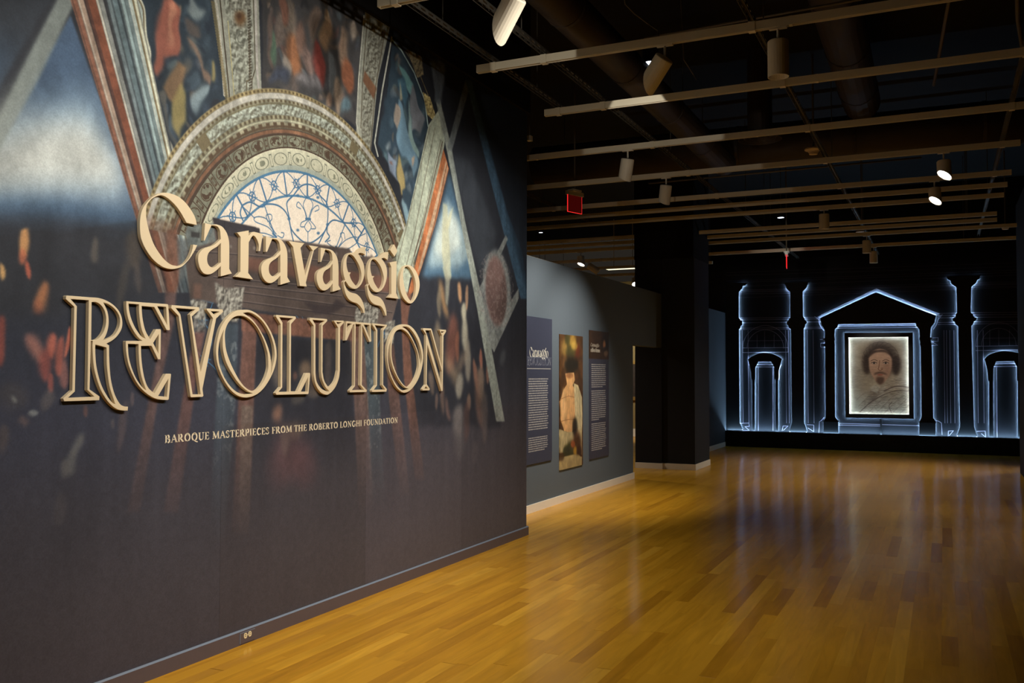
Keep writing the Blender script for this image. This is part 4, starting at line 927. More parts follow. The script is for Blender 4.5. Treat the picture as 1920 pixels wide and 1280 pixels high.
# ================================================================== serif capitals as strokes (unit height), for the vinyl caption
TH, TN = .15, .055
def arc(cx, cy, rx, ry, a0, a1, n=10): return [(cx+rx*math.cos(math.radians(a0+(a1-a0)*i/n)), cy+ry*math.sin(math.radians(a0+(a1-a0)*i/n))) for i in range(n+1)]
def serif(x, y, w=.20): return ([(x-w/2, y), (x+w/2, y)], TN)
def st(x, lo=0, hi=1): return [([(x, lo), (x, hi)], TH), serif(x, lo+TN/2, .26), serif(x, hi-TN/2, .26)]
GL = {
 'I': (.36, st(.18)), 'L': (.58, st(.18)+[([(.18, .03), (.52, .03)], TN), ([(.53, .0), (.55, .24)], TN)]),
 'T': (.66, [([(.33, 0), (.33, .97)], TH), serif(.33, .03, .28), ([(.04, .97), (.62, .97)], TN), ([(.05, .98), (.03, .76)], TN), ([(.61, .98), (.63, .76)], TN)]),
 'E': (.62, st(.18)+[([(.18, .97), (.55, .97)], TN), ([(.18, .52), (.46, .52)], TN), ([(.18, .03), (.56, .03)], TN), ([(.54, .98), (.55, .78)], TN), ([(.56, .02), (.58, .25)], TN), ([(.46, .62), (.46, .42)], TN)]),
 'F': (.58, st(.18)+[([(.18, .97), (.53, .97)], TN), ([(.18, .52), (.45, .52)], TN), ([(.53, .98), (.54, .77)], TN), ([(.45, .62), (.45, .42)], TN)]),
 'H': (.84, st(.18)+st(.66)+[([(.18, .52), (.66, .52)], TN)]),
 'N': (.84, [([(.18, 0), (.18, .97)], TN), ([(.16, .97), (.68, .03)], TH), ([(.68, 0), (.68, .97)], TN), serif(.18, .03, .24), serif(.14, .97, .2), serif(.68, .97, .24)]),
 'M': (1.0, [([(.16, 0), (.20, .97)], TN), ([(.20, .97), (.50, .08)], TH), ([(.50, .05), (.80, .97)], TN), ([(.82, .97), (.86, 0)], TH), serif(.16, .03, .24), serif(.86, .03, .28), serif(.16, .97, .16), serif(.86, .97, .16)]),
 'A': (.78, [([(.10, 0), (.38, .98)], TN), ([(.38, .98), (.68, 0)], TH), ([(.21, .36), (.56, .36)], TN), serif(.10, .03, .22), serif(.68, .03, .26)]),
 'U': (.80, [([(.18, .97), (.18, .3)]+arc(.41, .30, .23, .27, 180, 270, 6), TH), (arc(.41, .30, .23, .27, 270, 360, 6)+[(.64, .97)], TN), serif(.18, .97, .28), serif(.64, .97, .24)]),
 'O': (.86, [(arc(.43, .5, .30, .46, 60, 240), TH), (arc(.43, .5, .30, .46, 240, 300, 4), TN), (arc(.43, .5, .30, .46, -60, 60), TH), (arc(.43, .5, .30, .46, 60, 120, 4), TN)]),
 'C': (.72, [(arc(.42, .5, .29, .46, 90, 270), TH), (arc(.42, .5, .29, .46, 40, 90, 5), TN), (arc(.42, .5, .29, .46, 270, 325, 5), TN), ([(.65, .98), (.65, .70)], TN)]),
 'G': (.82, [(arc(.43, .5, .30, .46, 90, 270), TH), (arc(.43, .5, .30, .46, 40, 90, 5), TN), (arc(.43, .5, .30, .46, 270, 320, 5), TN), ([(.66, .98), (.66, .72)], TN), ([(.66, .05), (.66, .42)], TH), serif(.66, .42, .26)]),
 'D': (.84, st(.18)+[(arc(.38, .5, .34, .47, 90, 55, 4), TN), (arc(.38, .5, .34, .47, 55, -55, 8), TH), (arc(.38, .5, .34, .47, -55, -90, 4), TN), ([(.18, .97), (.38, .97)], TN), ([(.18, .03), (.38, .03)], TN)]),
 'P': (.64, st(.18)+[([(.18, .97), (.34, .97)], TN), (arc(.34, .72, .20, .24, 80, -80, 8), TH), ([(.18, .47), (.34, .47)], TN)]),
 'B': (.70, st(.18)+[([(.18, .97), (.34, .97)], TN), (arc(.34, .75, .18, .21, 80, -80, 8), TH), ([(.18, .53), (.36, .53)], TN), (arc(.37, .28, .22, .24, 80, -80, 8), TH), ([(.18, .03), (.36, .03)], TN)]),
 'R': (.76, st(.18)+[([(.18, .97), (.34, .97)], TN), (arc(.34, .74, .19, .22, 80, -80, 8), TH), ([(.18, .50), (.34, .50)], TN), ([(.34, .50), (.66, .03)], TH), serif(.70, .03, .14)]),
 'S': (.58, [(arc(.28, .74, .20, .22, 45, 180, 8)+[(.12, .62), (.44, .40)], TN*1.6), ([(.13, .66), (.43, .40)], TH), (arc(.28, .27, .20, .23, 20, -140, 8), TN*1.6), ([(.46, .97), (.46, .72)], TN), ([(.09, .03), (.09, .30)], TN)]),
}
GL['Q'] = (.86, GL['O'][1]+[([(.40, .03), (.62, -.14), (.84, -.20)], .09)])
def ribbon(pts, wd):
    v = []; f = []
    for i, p in enumerate(pts):
        a = np.array(pts[max(i-1, 0)]); b = np.array(pts[min(i+1, len(pts)-1)]); d = (b-a)/max(np.linalg.norm(b-a), 1e-9); n = np.array((-d[1], d[0]))*wd/2
        v += [tuple(np.array(p)+n), tuple(np.array(p)-n)]
        if i: f.append((2*i-2, 2*i-1, 2*i+1, 2*i))
    return v, f
CAP = 'BAROQUE MASTERPIECES FROM THE ROBERTO LONGHI FOUNDATION'
def advance(ch): return .34 if ch == ' ' else GL[ch][0]+.03
XC = XM+.0016
pa, pb = on(308.5, 829.3, 0, XC), on(746, 793.2, 0, XC); ptop = on(309.5, 814.6, 0, XC)
ch_h = ptop[2]-pa[2]; zb = (pa[2]+pb[2])/2; W = sum(advance(c) for c in CAP); kx = (pb[1]-pa[1])/W
capt = thing('wall_caption', (XC, (pa[1]+pb[1])/2, zb), 'line of small cream serif capitals on the mural below the raised title', 'lettering')
M_vinyl = mat('cream vinyl', lin((232, 216, 184)), .5, .3)
u = pa[1]
for ch in CAP:
    if ch != ' ':
        v = []; f = []
        for pts, wd in GL[ch][1]:
            q, g = ribbon([(u+p[0]*kx, zb+p[1]*ch_h) for p in pts], wd*kx*1.05); n = len(v)
            v += [(XC+.0004, a, b) for a, b in q]; f += [tuple(i+n for i in h) for h in g]
        # give the vinyl its thin edge
        n = len(v); v += [(XC, a[1], a[2]) for a in v[:n]]; e = []
        for h in f:
            for i in range(4): e.append((h[i], h[(i+1) % 4], h[(i+1) % 4]+n, h[i]+n))
        mesh('letter', v, f+e, M_vinyl, capt)
    u += advance(ch)*kx

# ================================================================== panels on the poster wall
XP = X2+.014
def panel(name, label, cat, p0, p1, paint, res=620, rough=.5):
    (ya, z1), (yb, z0) = p0, p1
    h, w_ = int((z1-z0)*res), int((yb-ya)*res)
    def to(P):
        Q = onv(P, 0, XP); return np.stack([(Q[:, 1]-ya)*res, (z1-Q[:, 2])*res], 1)
    c = Canvas(h, w_, to); paint(c, h, w_)
    im = c.image(name+' print', PGAIN)
    o = mesh(name, boxv(X2+.001, XP, ya, yb, z0, z1), BF, print_mat(name+' print', im, rough, .3), origin=(X2+.001, (ya+yb)/2, z0))
    set_uv(o, lambda v: ((v.y-ya)/(yb-ya), (v.z-z0)/(z1-z0)))
    return tag(o, label, cat)
TY0, TY1 = on(120, 650, 0, XF)[1], on(835, 650, 0, XF)[1]
def put_title(c, box, col, lines=(0, 20)):        # the title's own letter shapes, small: box in canvas pixels
    x0, y0, x1, y1 = box
    P = [q for i, ol in TITLE2D if lines[0] <= i < lines[1] for q in ol[0]]
    ya, yb = min(q[0] for q in P), max(q[0] for q in P); za, zb_ = min(q[1] for q in P), max(q[1] for q in P)
    for i, ol in TITLE2D:
        if not lines[0] <= i < lines[1]: continue
        m = None; r = None
        Q = [np.array([(x0+(q[0]-ya)/(yb-ya)*(x1-x0), y1-(q[1]-za)/(zb_-za)*(y1-y0)) for q in o]) for o in ol]
        r = c.mask(Q[0], 2)
        if r is None: continue
        sl, m = r
        for h in Q[1:]:
            X = np.arange(sl[1].start, sl[1].stop)+.5; Y = np.arange(sl[0].start, sl[0].stop)+.5
            mm = np.zeros(m.shape, bool)
            for k in range(len(h)):
                (ax, ay), (bx, by) = h[k], h[(k+1) % len(h)]
                if ay == by: continue
                if ay > by: ax, ay, bx, by = bx, by, ax, ay
                rr_ = np.nonzero((Y >= ay) & (Y < by))[0]
                if len(rr_): mm[rr_] ^= X[None, :] > (ax+(Y[rr_]-ay)/(by-ay)*(bx-ax))[:, None]
            m = m*(1-mm)
        c.put(sl, blur(m, 1), col)
def body_text(c, x0, x1, y0, y1, nl, last, seed, col=(206, 196, 184)):   # unreadably small printed lines: short word-length dashes
    r = random.Random(seed); dy = (y1-y0)/nl
    for i in range(nl):
        y = y0+(i+.5)*dy; x = x0; e = x1-(r.random()*.06*(x1-x0)) if i < nl-1 else x0+(x1-x0)*last
        while x < e:
            wl = (x1-x0)*r.choice((.03, .05, .07, .1, .13)); b = min(x+wl, e)
            if b-x > 4:
                n = max(2, int((b-x)/5))
                for k in range(n):
                    xx_ = x+(b-x)*(k+.4)/n; c.stroke([(xx_, y-dy*.24), (xx_+.6, y+dy*.24)], 2.2, col, .85, raw=True)
                c.stroke([(x, y), (b, y)], dy*.34, col, .5, raw=True)
            x = b+(x1-x0)*.016
def paint_p1(c, h, w_):
    c.a[:] = (58, 60, 76); c.a *= (1+(noise_field(h, w_, (3, 3), 31)-.5)*.08)[..., None]
    k = lambda px, py: c.T([(px, py)])[0]
    a, b = k(993, 650), k(1028, 675); put_title(c, (a[0], a[1]-2, b[0], b[1]+4), (232, 222, 202), (0, 10))
    a, b = k(988.5, 668), k(1033, 686); put_title(c, (a[0], a[1], b[0], b[1]+2), (150, 150, 158), (10, 20))
    a, b = k(988.5, 690.6), k(1032.5, 691.5); c.stroke([a, (b[0], a[1])], 6, (186, 178, 168), .8, raw=True)
    a, b = k(991, 708), k(1028, 838); body_text(c, a[0], b[0], a[1], k(991, 808)[1], 22, .96, 4)
    body_text(c, a[0], b[0], k(991, 820)[1], k(991, 849)[1], 7, .8, 6)
def paint_p3(c, h, w_):
    c.a[:] = (60, 58, 72); c.a *= (1+(noise_field(h, w_, (3, 3), 32)-.5)*.08)[..., None]
    yh = c.T([(1104, 672)])[0][1]; c.a[:int(yh)] = (58, 38, 24)
    c.a[:int(yh)] *= (1+(noise_field(int(yh), w_, (30, 40), 33, 3)-.5)*.5)[..., None]
    # a dim portrait head at the right edge (plain stand-in)
    for (x, y, rx, ry, col, a) in [(1134, 645, 6, 17, (22, 15, 12), .95), (1133, 646, 2.6, 9, (176, 116, 76), .85), (1136, 662, 4, 6, (150, 116, 88), .6), (1134, 654, 3, 4, (40, 24, 18), .8)]:
        c.blob((x, y), rx, ry, col, a, .5)
    k = lambda px, py: c.T([(px, py)])[0]
    a, b = k(1107.5, 642), k(1123.5, 652.5); put_title(c, (a[0], a[1], b[0], b[1]), (236, 224, 206), (0, 10))
    # second line "a life of drama"
    x, y0, y1 = k(1107.5, 652)[0], k(1115, 652)[1], k(1115, 659.5)[1]; H_ = y1-y0; col = (236, 224, 206)
    x2 = k(1127.5, 656)[0]; uw = (x2-x)/10.6
    S = lambda pts, wd: c.stroke([(x+p[0]*uw, y1-p[1]*H_) for p in pts], wd*uw, col, .95, raw=True)
    def glyph(g):
        R = lambda cx, cy, rx, ry, a0, a1: arc(cx, cy, rx, ry, a0, a1, 8)
        return {'a': (.8, [([(.55, .62), (.55, 0)], .24), (R(.34, .2, .22, .2, 0, 360), .14), (R(.36, .48, .2, .16, 0, 160), .14)]), 'l': (.42, [([(.2, 1), (.2, 0)], .24)]), 'i': (.42, [([(.2, .6), (.2, 0)], .24), ([(.2, .84), (.2, .78)], .22)]),
                'f': (.5, [([(.2, .8), (.2, 0)], .24), (R(.36, .8, .16, .2, 180, 40), .16), ([(.02, .58), (.44, .58)], .12)]), 'e': (.72, [(R(.34, .31, .26, .3, 0, 320), .18), ([(.1, .33), (.58, .33)], .1)]),
                'o': (.76, [(R(.36, .31, .26, .3, 0, 360), .2)]), 'd': (.8, [([(.58, 1), (.58, 0)], .24), (R(.34, .31, .24, .3, 0, 360), .16)]), 'r': (.58, [([(.2, .62), (.2, 0)], .24), (R(.4, .42, .2, .2, 170, 50), .16)]),
                'm': (1.15, [([(.18, .62), (.18, 0)], .22), (R(.36, .42, .18, .2, 170, 0), .14), ([(.54, .42), (.54, 0)], .22), (R(.72, .42, .18, .2, 170, 0), .14), ([(.9, .42), (.9, 0)], .22)]), ' ': (.36, [])}[g]
    for g in 'a life of drama':
        adv, ss = glyph(g)
        for pts, wd in ss: S(pts, wd)
        x += adv*uw
    a, b = k(1109, 681), k(1136, 725)
    body_text(c, a[0], b[0], a[1], k(1109, 727)[1], 12, .75, 8); body_text(c, a[0], b[0], k(1109, 731)[1], k(1109, 789)[1], 15, .5, 9); body_text(c, a[0], b[0], k(1109, 793)[1], k(1109, 846)[1], 14, .72, 10)
def paint_poster(c, h, w_):                      # plain stand-in painting: a draped urn with leaves and fruit on a warm brown ground
    n = noise_field(h, w_, (60, 60), 41, 4); s = noise_field(h, w_, (40, 9), 42, 3)
    c.a[:] = np.array((78, 50, 26)); c.a *= (1+(n-.5)*.7)[..., None]
    cl = lambda col, amp=.4: (lambda sl: np.asarray(col, np.float32)*(1+(n[sl]-.5)*amp+(s[sl]-.5)*.25)[..., None])
    B = lambda x, y, rx, ry, col, a=.95, so=.4, ro=0: c.blob((x, y), rx, ry, cl(col), a, so, ro)
    P = lambda pts, col, a=.95, so=3: c.poly(pts, cl(col), a, so)
    # vine leaves and flowers above
    for x, y, rx, ry, col in [(1066, 650, 11, 14, (84, 74, 34)), (1074, 640, 7, 12, (170, 132, 58)), (1058, 652, 6, 16, (160, 122, 62)), (1082, 658, 6, 14, (112, 50, 28)), (1070, 660, 10, 12, (72, 66, 34)), (1060, 680, 5, 12, (140, 96, 56)), (1077, 648, 6, 8, (192, 154, 70)), (1064, 636, 5, 10, (70, 66, 34))]: B(x, y, rx, ry, col, .8, .5)
    # a tan urn with a dark neck, part draped in white cloth
    B(1071, 684, 14, 16, (30, 26, 16), .9, .5)
    P([(1060, 700), (1076, 698), (1078, 712), (1074, 722), (1082, 738), (1086, 770), (1080, 800), (1070, 812), (1058, 808), (1051, 786), (1050, 752), (1057, 730), (1063, 720)], (206, 154, 100), 1, 3)
    B(1057, 760, 4, 34, (222, 176, 122), .6); B(1068, 704, 7, 5, (150, 98, 60), .8)
    c.stroke([(1051, 748), (1066, 742), (1084, 746)], 7, (150, 98, 58), .6, soft=3); c.stroke([(1051, 790), (1066, 786), (1082, 786)], 7, (150, 98, 58), .6, soft=3)
    P([(1076, 718), (1084, 722), (1091, 744), (1092, 780), (1091, 810), (1080, 812), (1078, 770)], (206, 186, 142), .95, 3)
    P([(1049, 804), (1064, 810), (1078, 808), (1091, 802), (1091, 852), (1066, 846), (1050, 850)], (186, 166, 122), .95, 4)
    for a_, b_ in (((1052, 806), (1050, 846)), ((1058, 808), (1062, 842)), ((1086, 730), (1088, 800)), ((1080, 724), (1084, 780))): c.stroke([a_, b_], 7, (112, 94, 66), .6, soft=4)
    # dark fruit and a basket below
    for x, y, rx, ry, col in [(1078, 800, 5, 18, (26, 22, 16)), (1070, 842, 8, 16, (52, 50, 24)), (1082, 832, 8, 24, (66, 36, 20)), (1079, 846, 4, 10, (176, 132, 44)), (1074, 832, 4, 7, (150, 74, 36)), (1086, 846, 5, 12, (52, 30, 20)), (1062, 846, 7, 12, (46, 46, 24)), (1080, 856, 8, 5, (150, 126, 84))]: B(x, y, rx, ry, col, .9, .4)
    P([(1048, 858), (1074, 852), (1091, 856), (1091, 882), (1048, 882)], (172, 150, 104), .9, 4); B(1052, 856, 6, 8, (70, 48, 30), .8)
panel('info_panel', 'navy text panel with the exhibition title at its head, nearest the mural corner', 'wall panel', (9.62, 2.275), (10.432, .558), paint_p1)
panel('poster', 'tall warm brown painting poster hung between the two navy text panels', 'poster', (10.69, 2.105), (11.497, .408), paint_poster, 620, .4)
panel('info_panel', 'navy text panel with a dark portrait header, right of the painting poster', 'wall panel', (11.762, 2.203), (12.55, .453), paint_p3)
# ================================================================== far wall: black cut-outs standing off the wall, lit from behind
YF0, YF1 = YB-.058, YB-.030            # front and back of the cut-out boards
def bz(P): 
    Q = onv([wq(p[0], p[1]) for p in P], 1, YB); return [(q[0], q[2]) for q in Q]
def board(name, outlines, m, parent, y0=YF0, y1=YF1):
    v, f = letter_mesh(name, outlines, y1-y0, 0, .002)
    return mesh(name, [((p[1]), (y0+y1)/2-p[0]-(y1-y0)/2, p[2]) for p in v], f, m, parent)
def inset(P, d, closed, ccw=None):
    n = len(P); out = []
    for i in range(n):
        a = np.array(P[i-1] if (closed or i) else P[i]); b = np.array(P[i]); c = np.array(P[(i+1) % n] if (closed or i < n-1) else P[i])
        t = (c-a); t = t/max(np.linalg.norm(t), 1e-9); out.append(tuple(b+d*np.array((-t[1], t[0]))))
    return out
def led(parts, parent, d=.006, closed=False, y=(YF1+.0015, 0), m=None):
    """tape on the hidden edge of a board: parts are outlines walked with the board on the left hand"""
    v = []; f = []
    for P in parts:                        # tape stuck flat to the back of the board, close to its edge, facing the wall
        Q = inset(P, d, closed); Q2 = inset(P, d+.007, closed); n = len(v); yt = y[0]
        for q, q2 in zip(Q, Q2): v += [(q[0], yt, q[1]), (q2[0], yt, q2[1])]
        k = len(Q)
        for i in range(k if closed else k-1):
            a, b = n+2*i, n+2*((i+1) % k); f.append((a, b, b+1, a+1))
    o = mesh('led_tape', v, f, m or M_led, parent); return o
def P2(s, n=4): return bz(smooth_path(parse(s), n, False))
def stand(parent, pts):
    for (x, z) in pts: MB().tube([(x, YF1-.001, z), (x, YB-.0004, z)], .012, 8).obj('standoff', M_strut, parent)
# giant pilasters
def pilaster(left, right, label, left_led=True):
    L = P2(left); R = P2(right)
    cx = (L[len(L)//2][0]+R[len(R)//2][0])/2
    t = thing('pilaster_cutout', (cx, YF0, L[-1][1]), label, 'pilaster', 'backlit black pilaster cut-outs')
    board('board', [L+R[::-1]], M_cut, t)
    led(([L[2:]] if left_led else [])+[R[::-1][:-2]], t)              # down the left side, up the right side
    stand(t, [(cx, L[-1][1]+.5), (cx, 2.0), (cx, 3.2)])
    return t
pilaster('73,160 73,200 73,375 73,440 73,1000 73,1040', '205,160 190,166 188,178 170,180 168,194 147,216 147,372 154,376 156,384 168,388 168,414 158,420 156,432 148,440 152,1000 158,1008 170,1040', 'black backlit pilaster at the far left end, beside the slate blue wall', False)
pilaster('405,160 424,166 426,178 430,182 432,196 455,216 456,370 448,376 446,388 434,392 434,412 444,416 446,430 460,440 466,1000 462,1010 450,1052', '582,155 562,160 560,174 556,178 554,190 530,214 532,364 540,370 542,382 555,392 555,404 546,410 544,424 536,436 538,1002 544,1012 556,1054', 'black backlit pilaster left of the gabled frame')
pilaster('1388,122 1396,128 1398,142 1416,148 1418,166 1450,188 1454,340 1446,346 1444,366 1426,372 1428,390 1440,394 1442,408 1460,420 1472,1020 1468,1036 1452,1078', '1600,116 1592,124 1590,138 1574,144 1570,160 1540,186 1536,340 1550,348 1552,364 1572,370 1570,386 1556,392 1552,408 1540,418 1556,1020 1560,1036 1576,1082', 'black backlit pilaster right of the gabled frame')
# gabled frame (pediment on two columns)
OUT = '655,1062 655,985 668,966 664,545 662,492 664,445 640,412 638,390 632,373 968,217 1330,358 1322,386 1314,410 1298,428 1294,486 1304,545 1312,970 1326,988 1326,1080'
INN = '1228,1076 1228,992 1238,972 1242,960 1236,545 1230,490 1228,440 1208,418 1208,404 742,410 738,428 722,440 720,490 722,545 724,965 742,985 744,1064'
Lo, Li = P2(OUT), P2(INN)
ped = thing('gabled_frame_cutout', (sum(p[0] for p in Lo)/len(Lo), YF0, Lo[0][1]), 'black backlit pediment on two columns framing the portrait', 'pediment')
board('board', [Lo+Li], M_cut, ped, YF0-.012, YF1)
led([Lo[::-1], Li[::-1]], ped)
rk = bz([(644, 376), (968, 226), (1318, 362)]); rk2 = bz([(656, 388), (968, 246), (1304, 376)])
q = MB(); 
for i in range(2):
    a, b, c_, d_ = rk[i], rk[i+1], rk2[i+1], rk2[i]
    q.add([(a[0], YF0-.026, a[1]), (b[0], YF0-.026, b[1]), (c_[0], YF0-.026, c_[1]), (d_[0], YF0-.026, d_[1]), (a[0], YF0-.012, a[1]), (b[0], YF0-.012, b[1]), (c_[0], YF0-.012, c_[1]), (d_[0], YF0-.012, d_[1])], [(0, 3, 2, 1), (0, 1, 5, 4), (1, 2, 6, 5), (2, 3, 7, 6), (3, 0, 4, 7)])
q.obj('raking_moulding', M_cut, ped)
for (xa, ya, xb, yb) in ((650, 492, 724, 508), (650, 526, 724, 540), (1228, 488, 1306, 504), (1232, 522, 1306, 536), (648, 982, 748, 994), (1224, 988, 1330, 1000), (640, 400, 740, 408), (1210, 394, 1322, 402)):
    a, b = bz([(xa, ya), (xb, yb)]); mesh('moulding', boxv(a[0], b[0], YF0-.026, YF0-.012, b[1], a[1]), BF, M_cut, ped)
stand(ped, bz([(690, 700), (1270, 700), (980, 330), (690, 1030), (1270, 1030)]))
# niches
def niche(outer, inner, label, st_):
    o, i_ = P2(outer), P2(inner)
    t = thing('arched_niche_cutout', (sum(p[0] for p in o)/len(o), YF0, o[0][1]), label, 'arch', 'backlit arched niche cut-outs')
    board('board', [o+i_], M_cut, t); led([o[::-1], i_[::-1]], t, .010); stand(t, bz(st_)); return t
niche('228,1046 228,742 222,742 220,690 212,660 202,618 228,600* 262,586* 302,580* 345,586* 380,600* 406,616 396,655 386,690 386,742 382,742 384,1050', '367,1050 367,742 360,742 360,668 350,650 342,634 264,634 256,652 246,668 246,742 243,742 243,1046', 'black backlit arched niche between the two left pilasters', [(300, 604), (235, 900), (375, 900)])
niche('1646,1084 1646,748 1640,748 1636,690 1630,660 1618,618 1646,592* 1690,576* 1734,570* 1790,574* 1826,584*  1850,600 1850,1086', '1818,1086 1818,748 1812,748 1812,664 1804,648 1794,630 1690,632 1682,650 1672,668 1672,748 1670,748 1672,1084', 'black backlit arched niche at the right end, cut by the side wall', [(1730, 600), (1658, 900), (1832, 900)])
# plinth with its tape
pl = thing('plinth', ((X3+1.35)/2, YB-.1, 0), 'long black plinth along the foot of the backlit wall', 'plinth')
zt = on(1643, 814.5, 1, YB-.15)[2]
mesh('front_board', boxv(X3+.001, 1.9, YB-.15, YB-.105, 0, zt), BF, M_cut, pl)
mesh('lower_rail', boxv(X3+.001, 1.9, YB-.158, YB-.15, 0, zt*.52), BF, M_cut, pl)
mesh('led_tape', [(X3+.03, YB-.085, zt-.014), (1.9, YB-.085, zt-.014), (1.9, YB-.07, zt-.014), (X3+.03, YB-.07, zt-.014)], [(0, 1, 2, 3)], M_led, pl)
mesh('back_rail', boxv(X3+.001, 1.9, YB-.105, YB-.001, 0, zt-.018), BF, M_cut, pl)
# portrait print with its stand-off frame
PR = 330
pa_, pb_ = on(*wq(800, 480), 1, YB-.006), on(*wq(1172, 956), 1, YB-.006)
def por_to(P):
    Q = onv(P, 1, YB-.006); return np.stack([(Q[:, 0]-pa_[0])*PR, (pa_[2]-Q[:, 2])*PR], 1)
def paint_portrait():
    h, w_ = int((pa_[2]-pb_[2])*PR), int((pb_[0]-pa_[0])*PR)
    c = Canvas(h, w_, por_to, (196, 178, 150))
    n = noise_field(h, w_, (50, 50), 51, 4); s = noise_field(h, w_, (5, 40), 52, 3); s2 = noise_field(h, w_, (3, 12), 53, 2)
    c.a *= (1+(n-.5)*.24+(s2-.5)*.12)[..., None]
    K = lambda x, y: (1540+x/4.571, 540+y/4.571)
    cl = lambda col, amp=.4: (lambda sl: np.asarray(col, np.float32)*(1+(s[sl]-.5)*amp+(s2[sl]-.5)*amp)[..., None])
    B = lambda x, y, rx, ry, col, a=.9, so=.5, ro=0: c.blob(K(x, y), rx/4.571, ry/4.571, cl(col), a, so, ro)
    P = lambda s_, col, a=.9, so=4: c.poly([K(*p) for p in smooth_path(parse(s_), 5)], cl(col), a, so)
    Sx = lambda s_, wd, col, a=.8: c.stroke([K(*p) for p in smooth_path(parse(s_), 6, False)], wd, col, a, soft=2)
    # a plain chalk study of a head and mantle (stand-in, full face)
    B(330, 780, 90, 160, (150, 132, 110), .4, .9); P('300,1066 380,940* 430,880* 500,860* 600,800* 690,800* 750,860* 750,1076', (168, 148, 122), .85, 8)
    P('470,900 560,820* 640,760* 700,770* 745,830* 700,850* 600,880* 500,930*', (188, 170, 146), .8, 8)
    P('430,880 520,850 470,960 400,1010', (128, 108, 90), .6, 8)
    B(508, 600, 150, 150, (60, 46, 40), .92, .35); B(390, 650, 38, 90, (66, 50, 42), .85, .5); B(640, 660, 40, 90, (60, 46, 40), .9, .5)
    clf = cl
    cl = lambda col, amp=.4: clf(col, amp*.35)
    P('405,600 430,545* 500,520* 570,545* 602,600* 600,690* 570,770* 510,822* 456,780* 414,700*', (206, 164, 134), 1, 4)
    B(566, 690, 34, 80, (164, 120, 98), .5, .8); B(440, 690, 24, 40, (204, 160, 130), .5, .8); B(506, 560, 50, 24, (202, 160, 130), .5, .8)
    P('400,600 420,540* 480,530* 540,530* 600,560* 610,600 560,556* 500,548* 450,560*', (58, 44, 38), .85, 5)
    for x in (452, 552):
        Sx(f'{x-28},{624} {x},{612}* {x+28},{622}', 4, (84, 62, 52), .8); B(x, 642, 22, 8, (198, 176, 156), .8, .3); B(x, 642, 8, 8, (46, 34, 30), .95, .3); Sx(f'{x-24},640 {x},632* {x+24},642', 4, (52, 38, 32))
    Sx('500,620 494,670* 488,694* 504,704* 522,696*', 5, (128, 86, 66)); B(520, 690, 10, 10, (128, 84, 66), .5)
    P('456,728 504,714* 552,728 562,744 504,732* 450,744', (84, 62, 52), .8, 5); B(504, 742, 26, 7, (176, 96, 76), .8, .4); P('470,764 504,756* 540,764 534,806* 504,828* 474,804*', (88, 66, 56), .8, 7)
    cl = clf
    P('420,850 460,830* 500,850* 480,900 430,880', (208, 196, 174), .85, 4); P('500,850 560,820 540,880 500,900', (196, 180, 156), .8, 4)
    for k in range(26):
        x = 300+k*17; y = 900+((k*53) % 140); Sx(f'{x},{y+60} {x+40},{y+20}* {x+80},{y}', 3, (104, 84, 70), .35)
    Sx('330,1060 420,980* 540,910* 640,880* 745,880', 5, (90, 70, 58), .7); Sx('540,880 640,840* 745,850', 9, (96, 76, 66), .6); Sx('600,1066 580,1010* 606,976', 5, (90, 66, 54), .6)
    for k in range(14):
        a = math.radians(150+k*17); Sx(f'{508+120*math.cos(a)},{600+110*math.sin(a)} {508+150*math.cos(a+.2)},{600+140*math.sin(a+.2)}* {508+160*math.cos(a+.45)},{610+144*math.sin(a+.45)}', 3, (50, 38, 32), .35)
    return c
pim = paint_portrait().image('portrait print', (.8, .8, .8))
Fo_ = bz([(780, 461), (1190, 459), (1195, 975), (787, 968)]); Fi_ = bz([(805, 488), (1162, 485), (1167, 950), (810, 945)])
fr = thing('portrait', ((Fo_[0][0]+Fo_[1][0])/2, YF0, Fo_[3][1]), 'glowing chalk portrait of a bearded dark-haired person in a wide flat black frame', 'portrait')
po = mesh('print', boxv(pa_[0], pb_[0], YB-.006, YB-.001, pb_[2], pa_[2]), BF, print_mat('portrait print', pim, .6, .2), fr)
set_uv(po, lambda v: ((v.x-pa_[0])/(pb_[0]-pa_[0]), (v.z-pb_[2])/(pa_[2]-pb_[2])))
board('frame', [Fo_, Fi_], M_cut, fr, YB-.08, YB-.05)
led([Fo_[::-1]], fr, .006, True, (YB-.0485, 0), M_led); led([Fi_], fr, .006, True, (YB-.0485, 0), M_leds)
stand(fr, bz([(792, 500), (1180, 500), (795, 940), (1182, 940)]))
cb = bz([(998, 974), (998, 1075)])
tag(mesh('cable_cover', boxv(cb[0][0]-.016, cb[0][0]+.016, YB-.06, YB-.002, cb[1][1]-.01, cb[0][1]), BF, M_cut), 'thin black cable cover running from the portrait frame down to the plinth', 'cable cover')

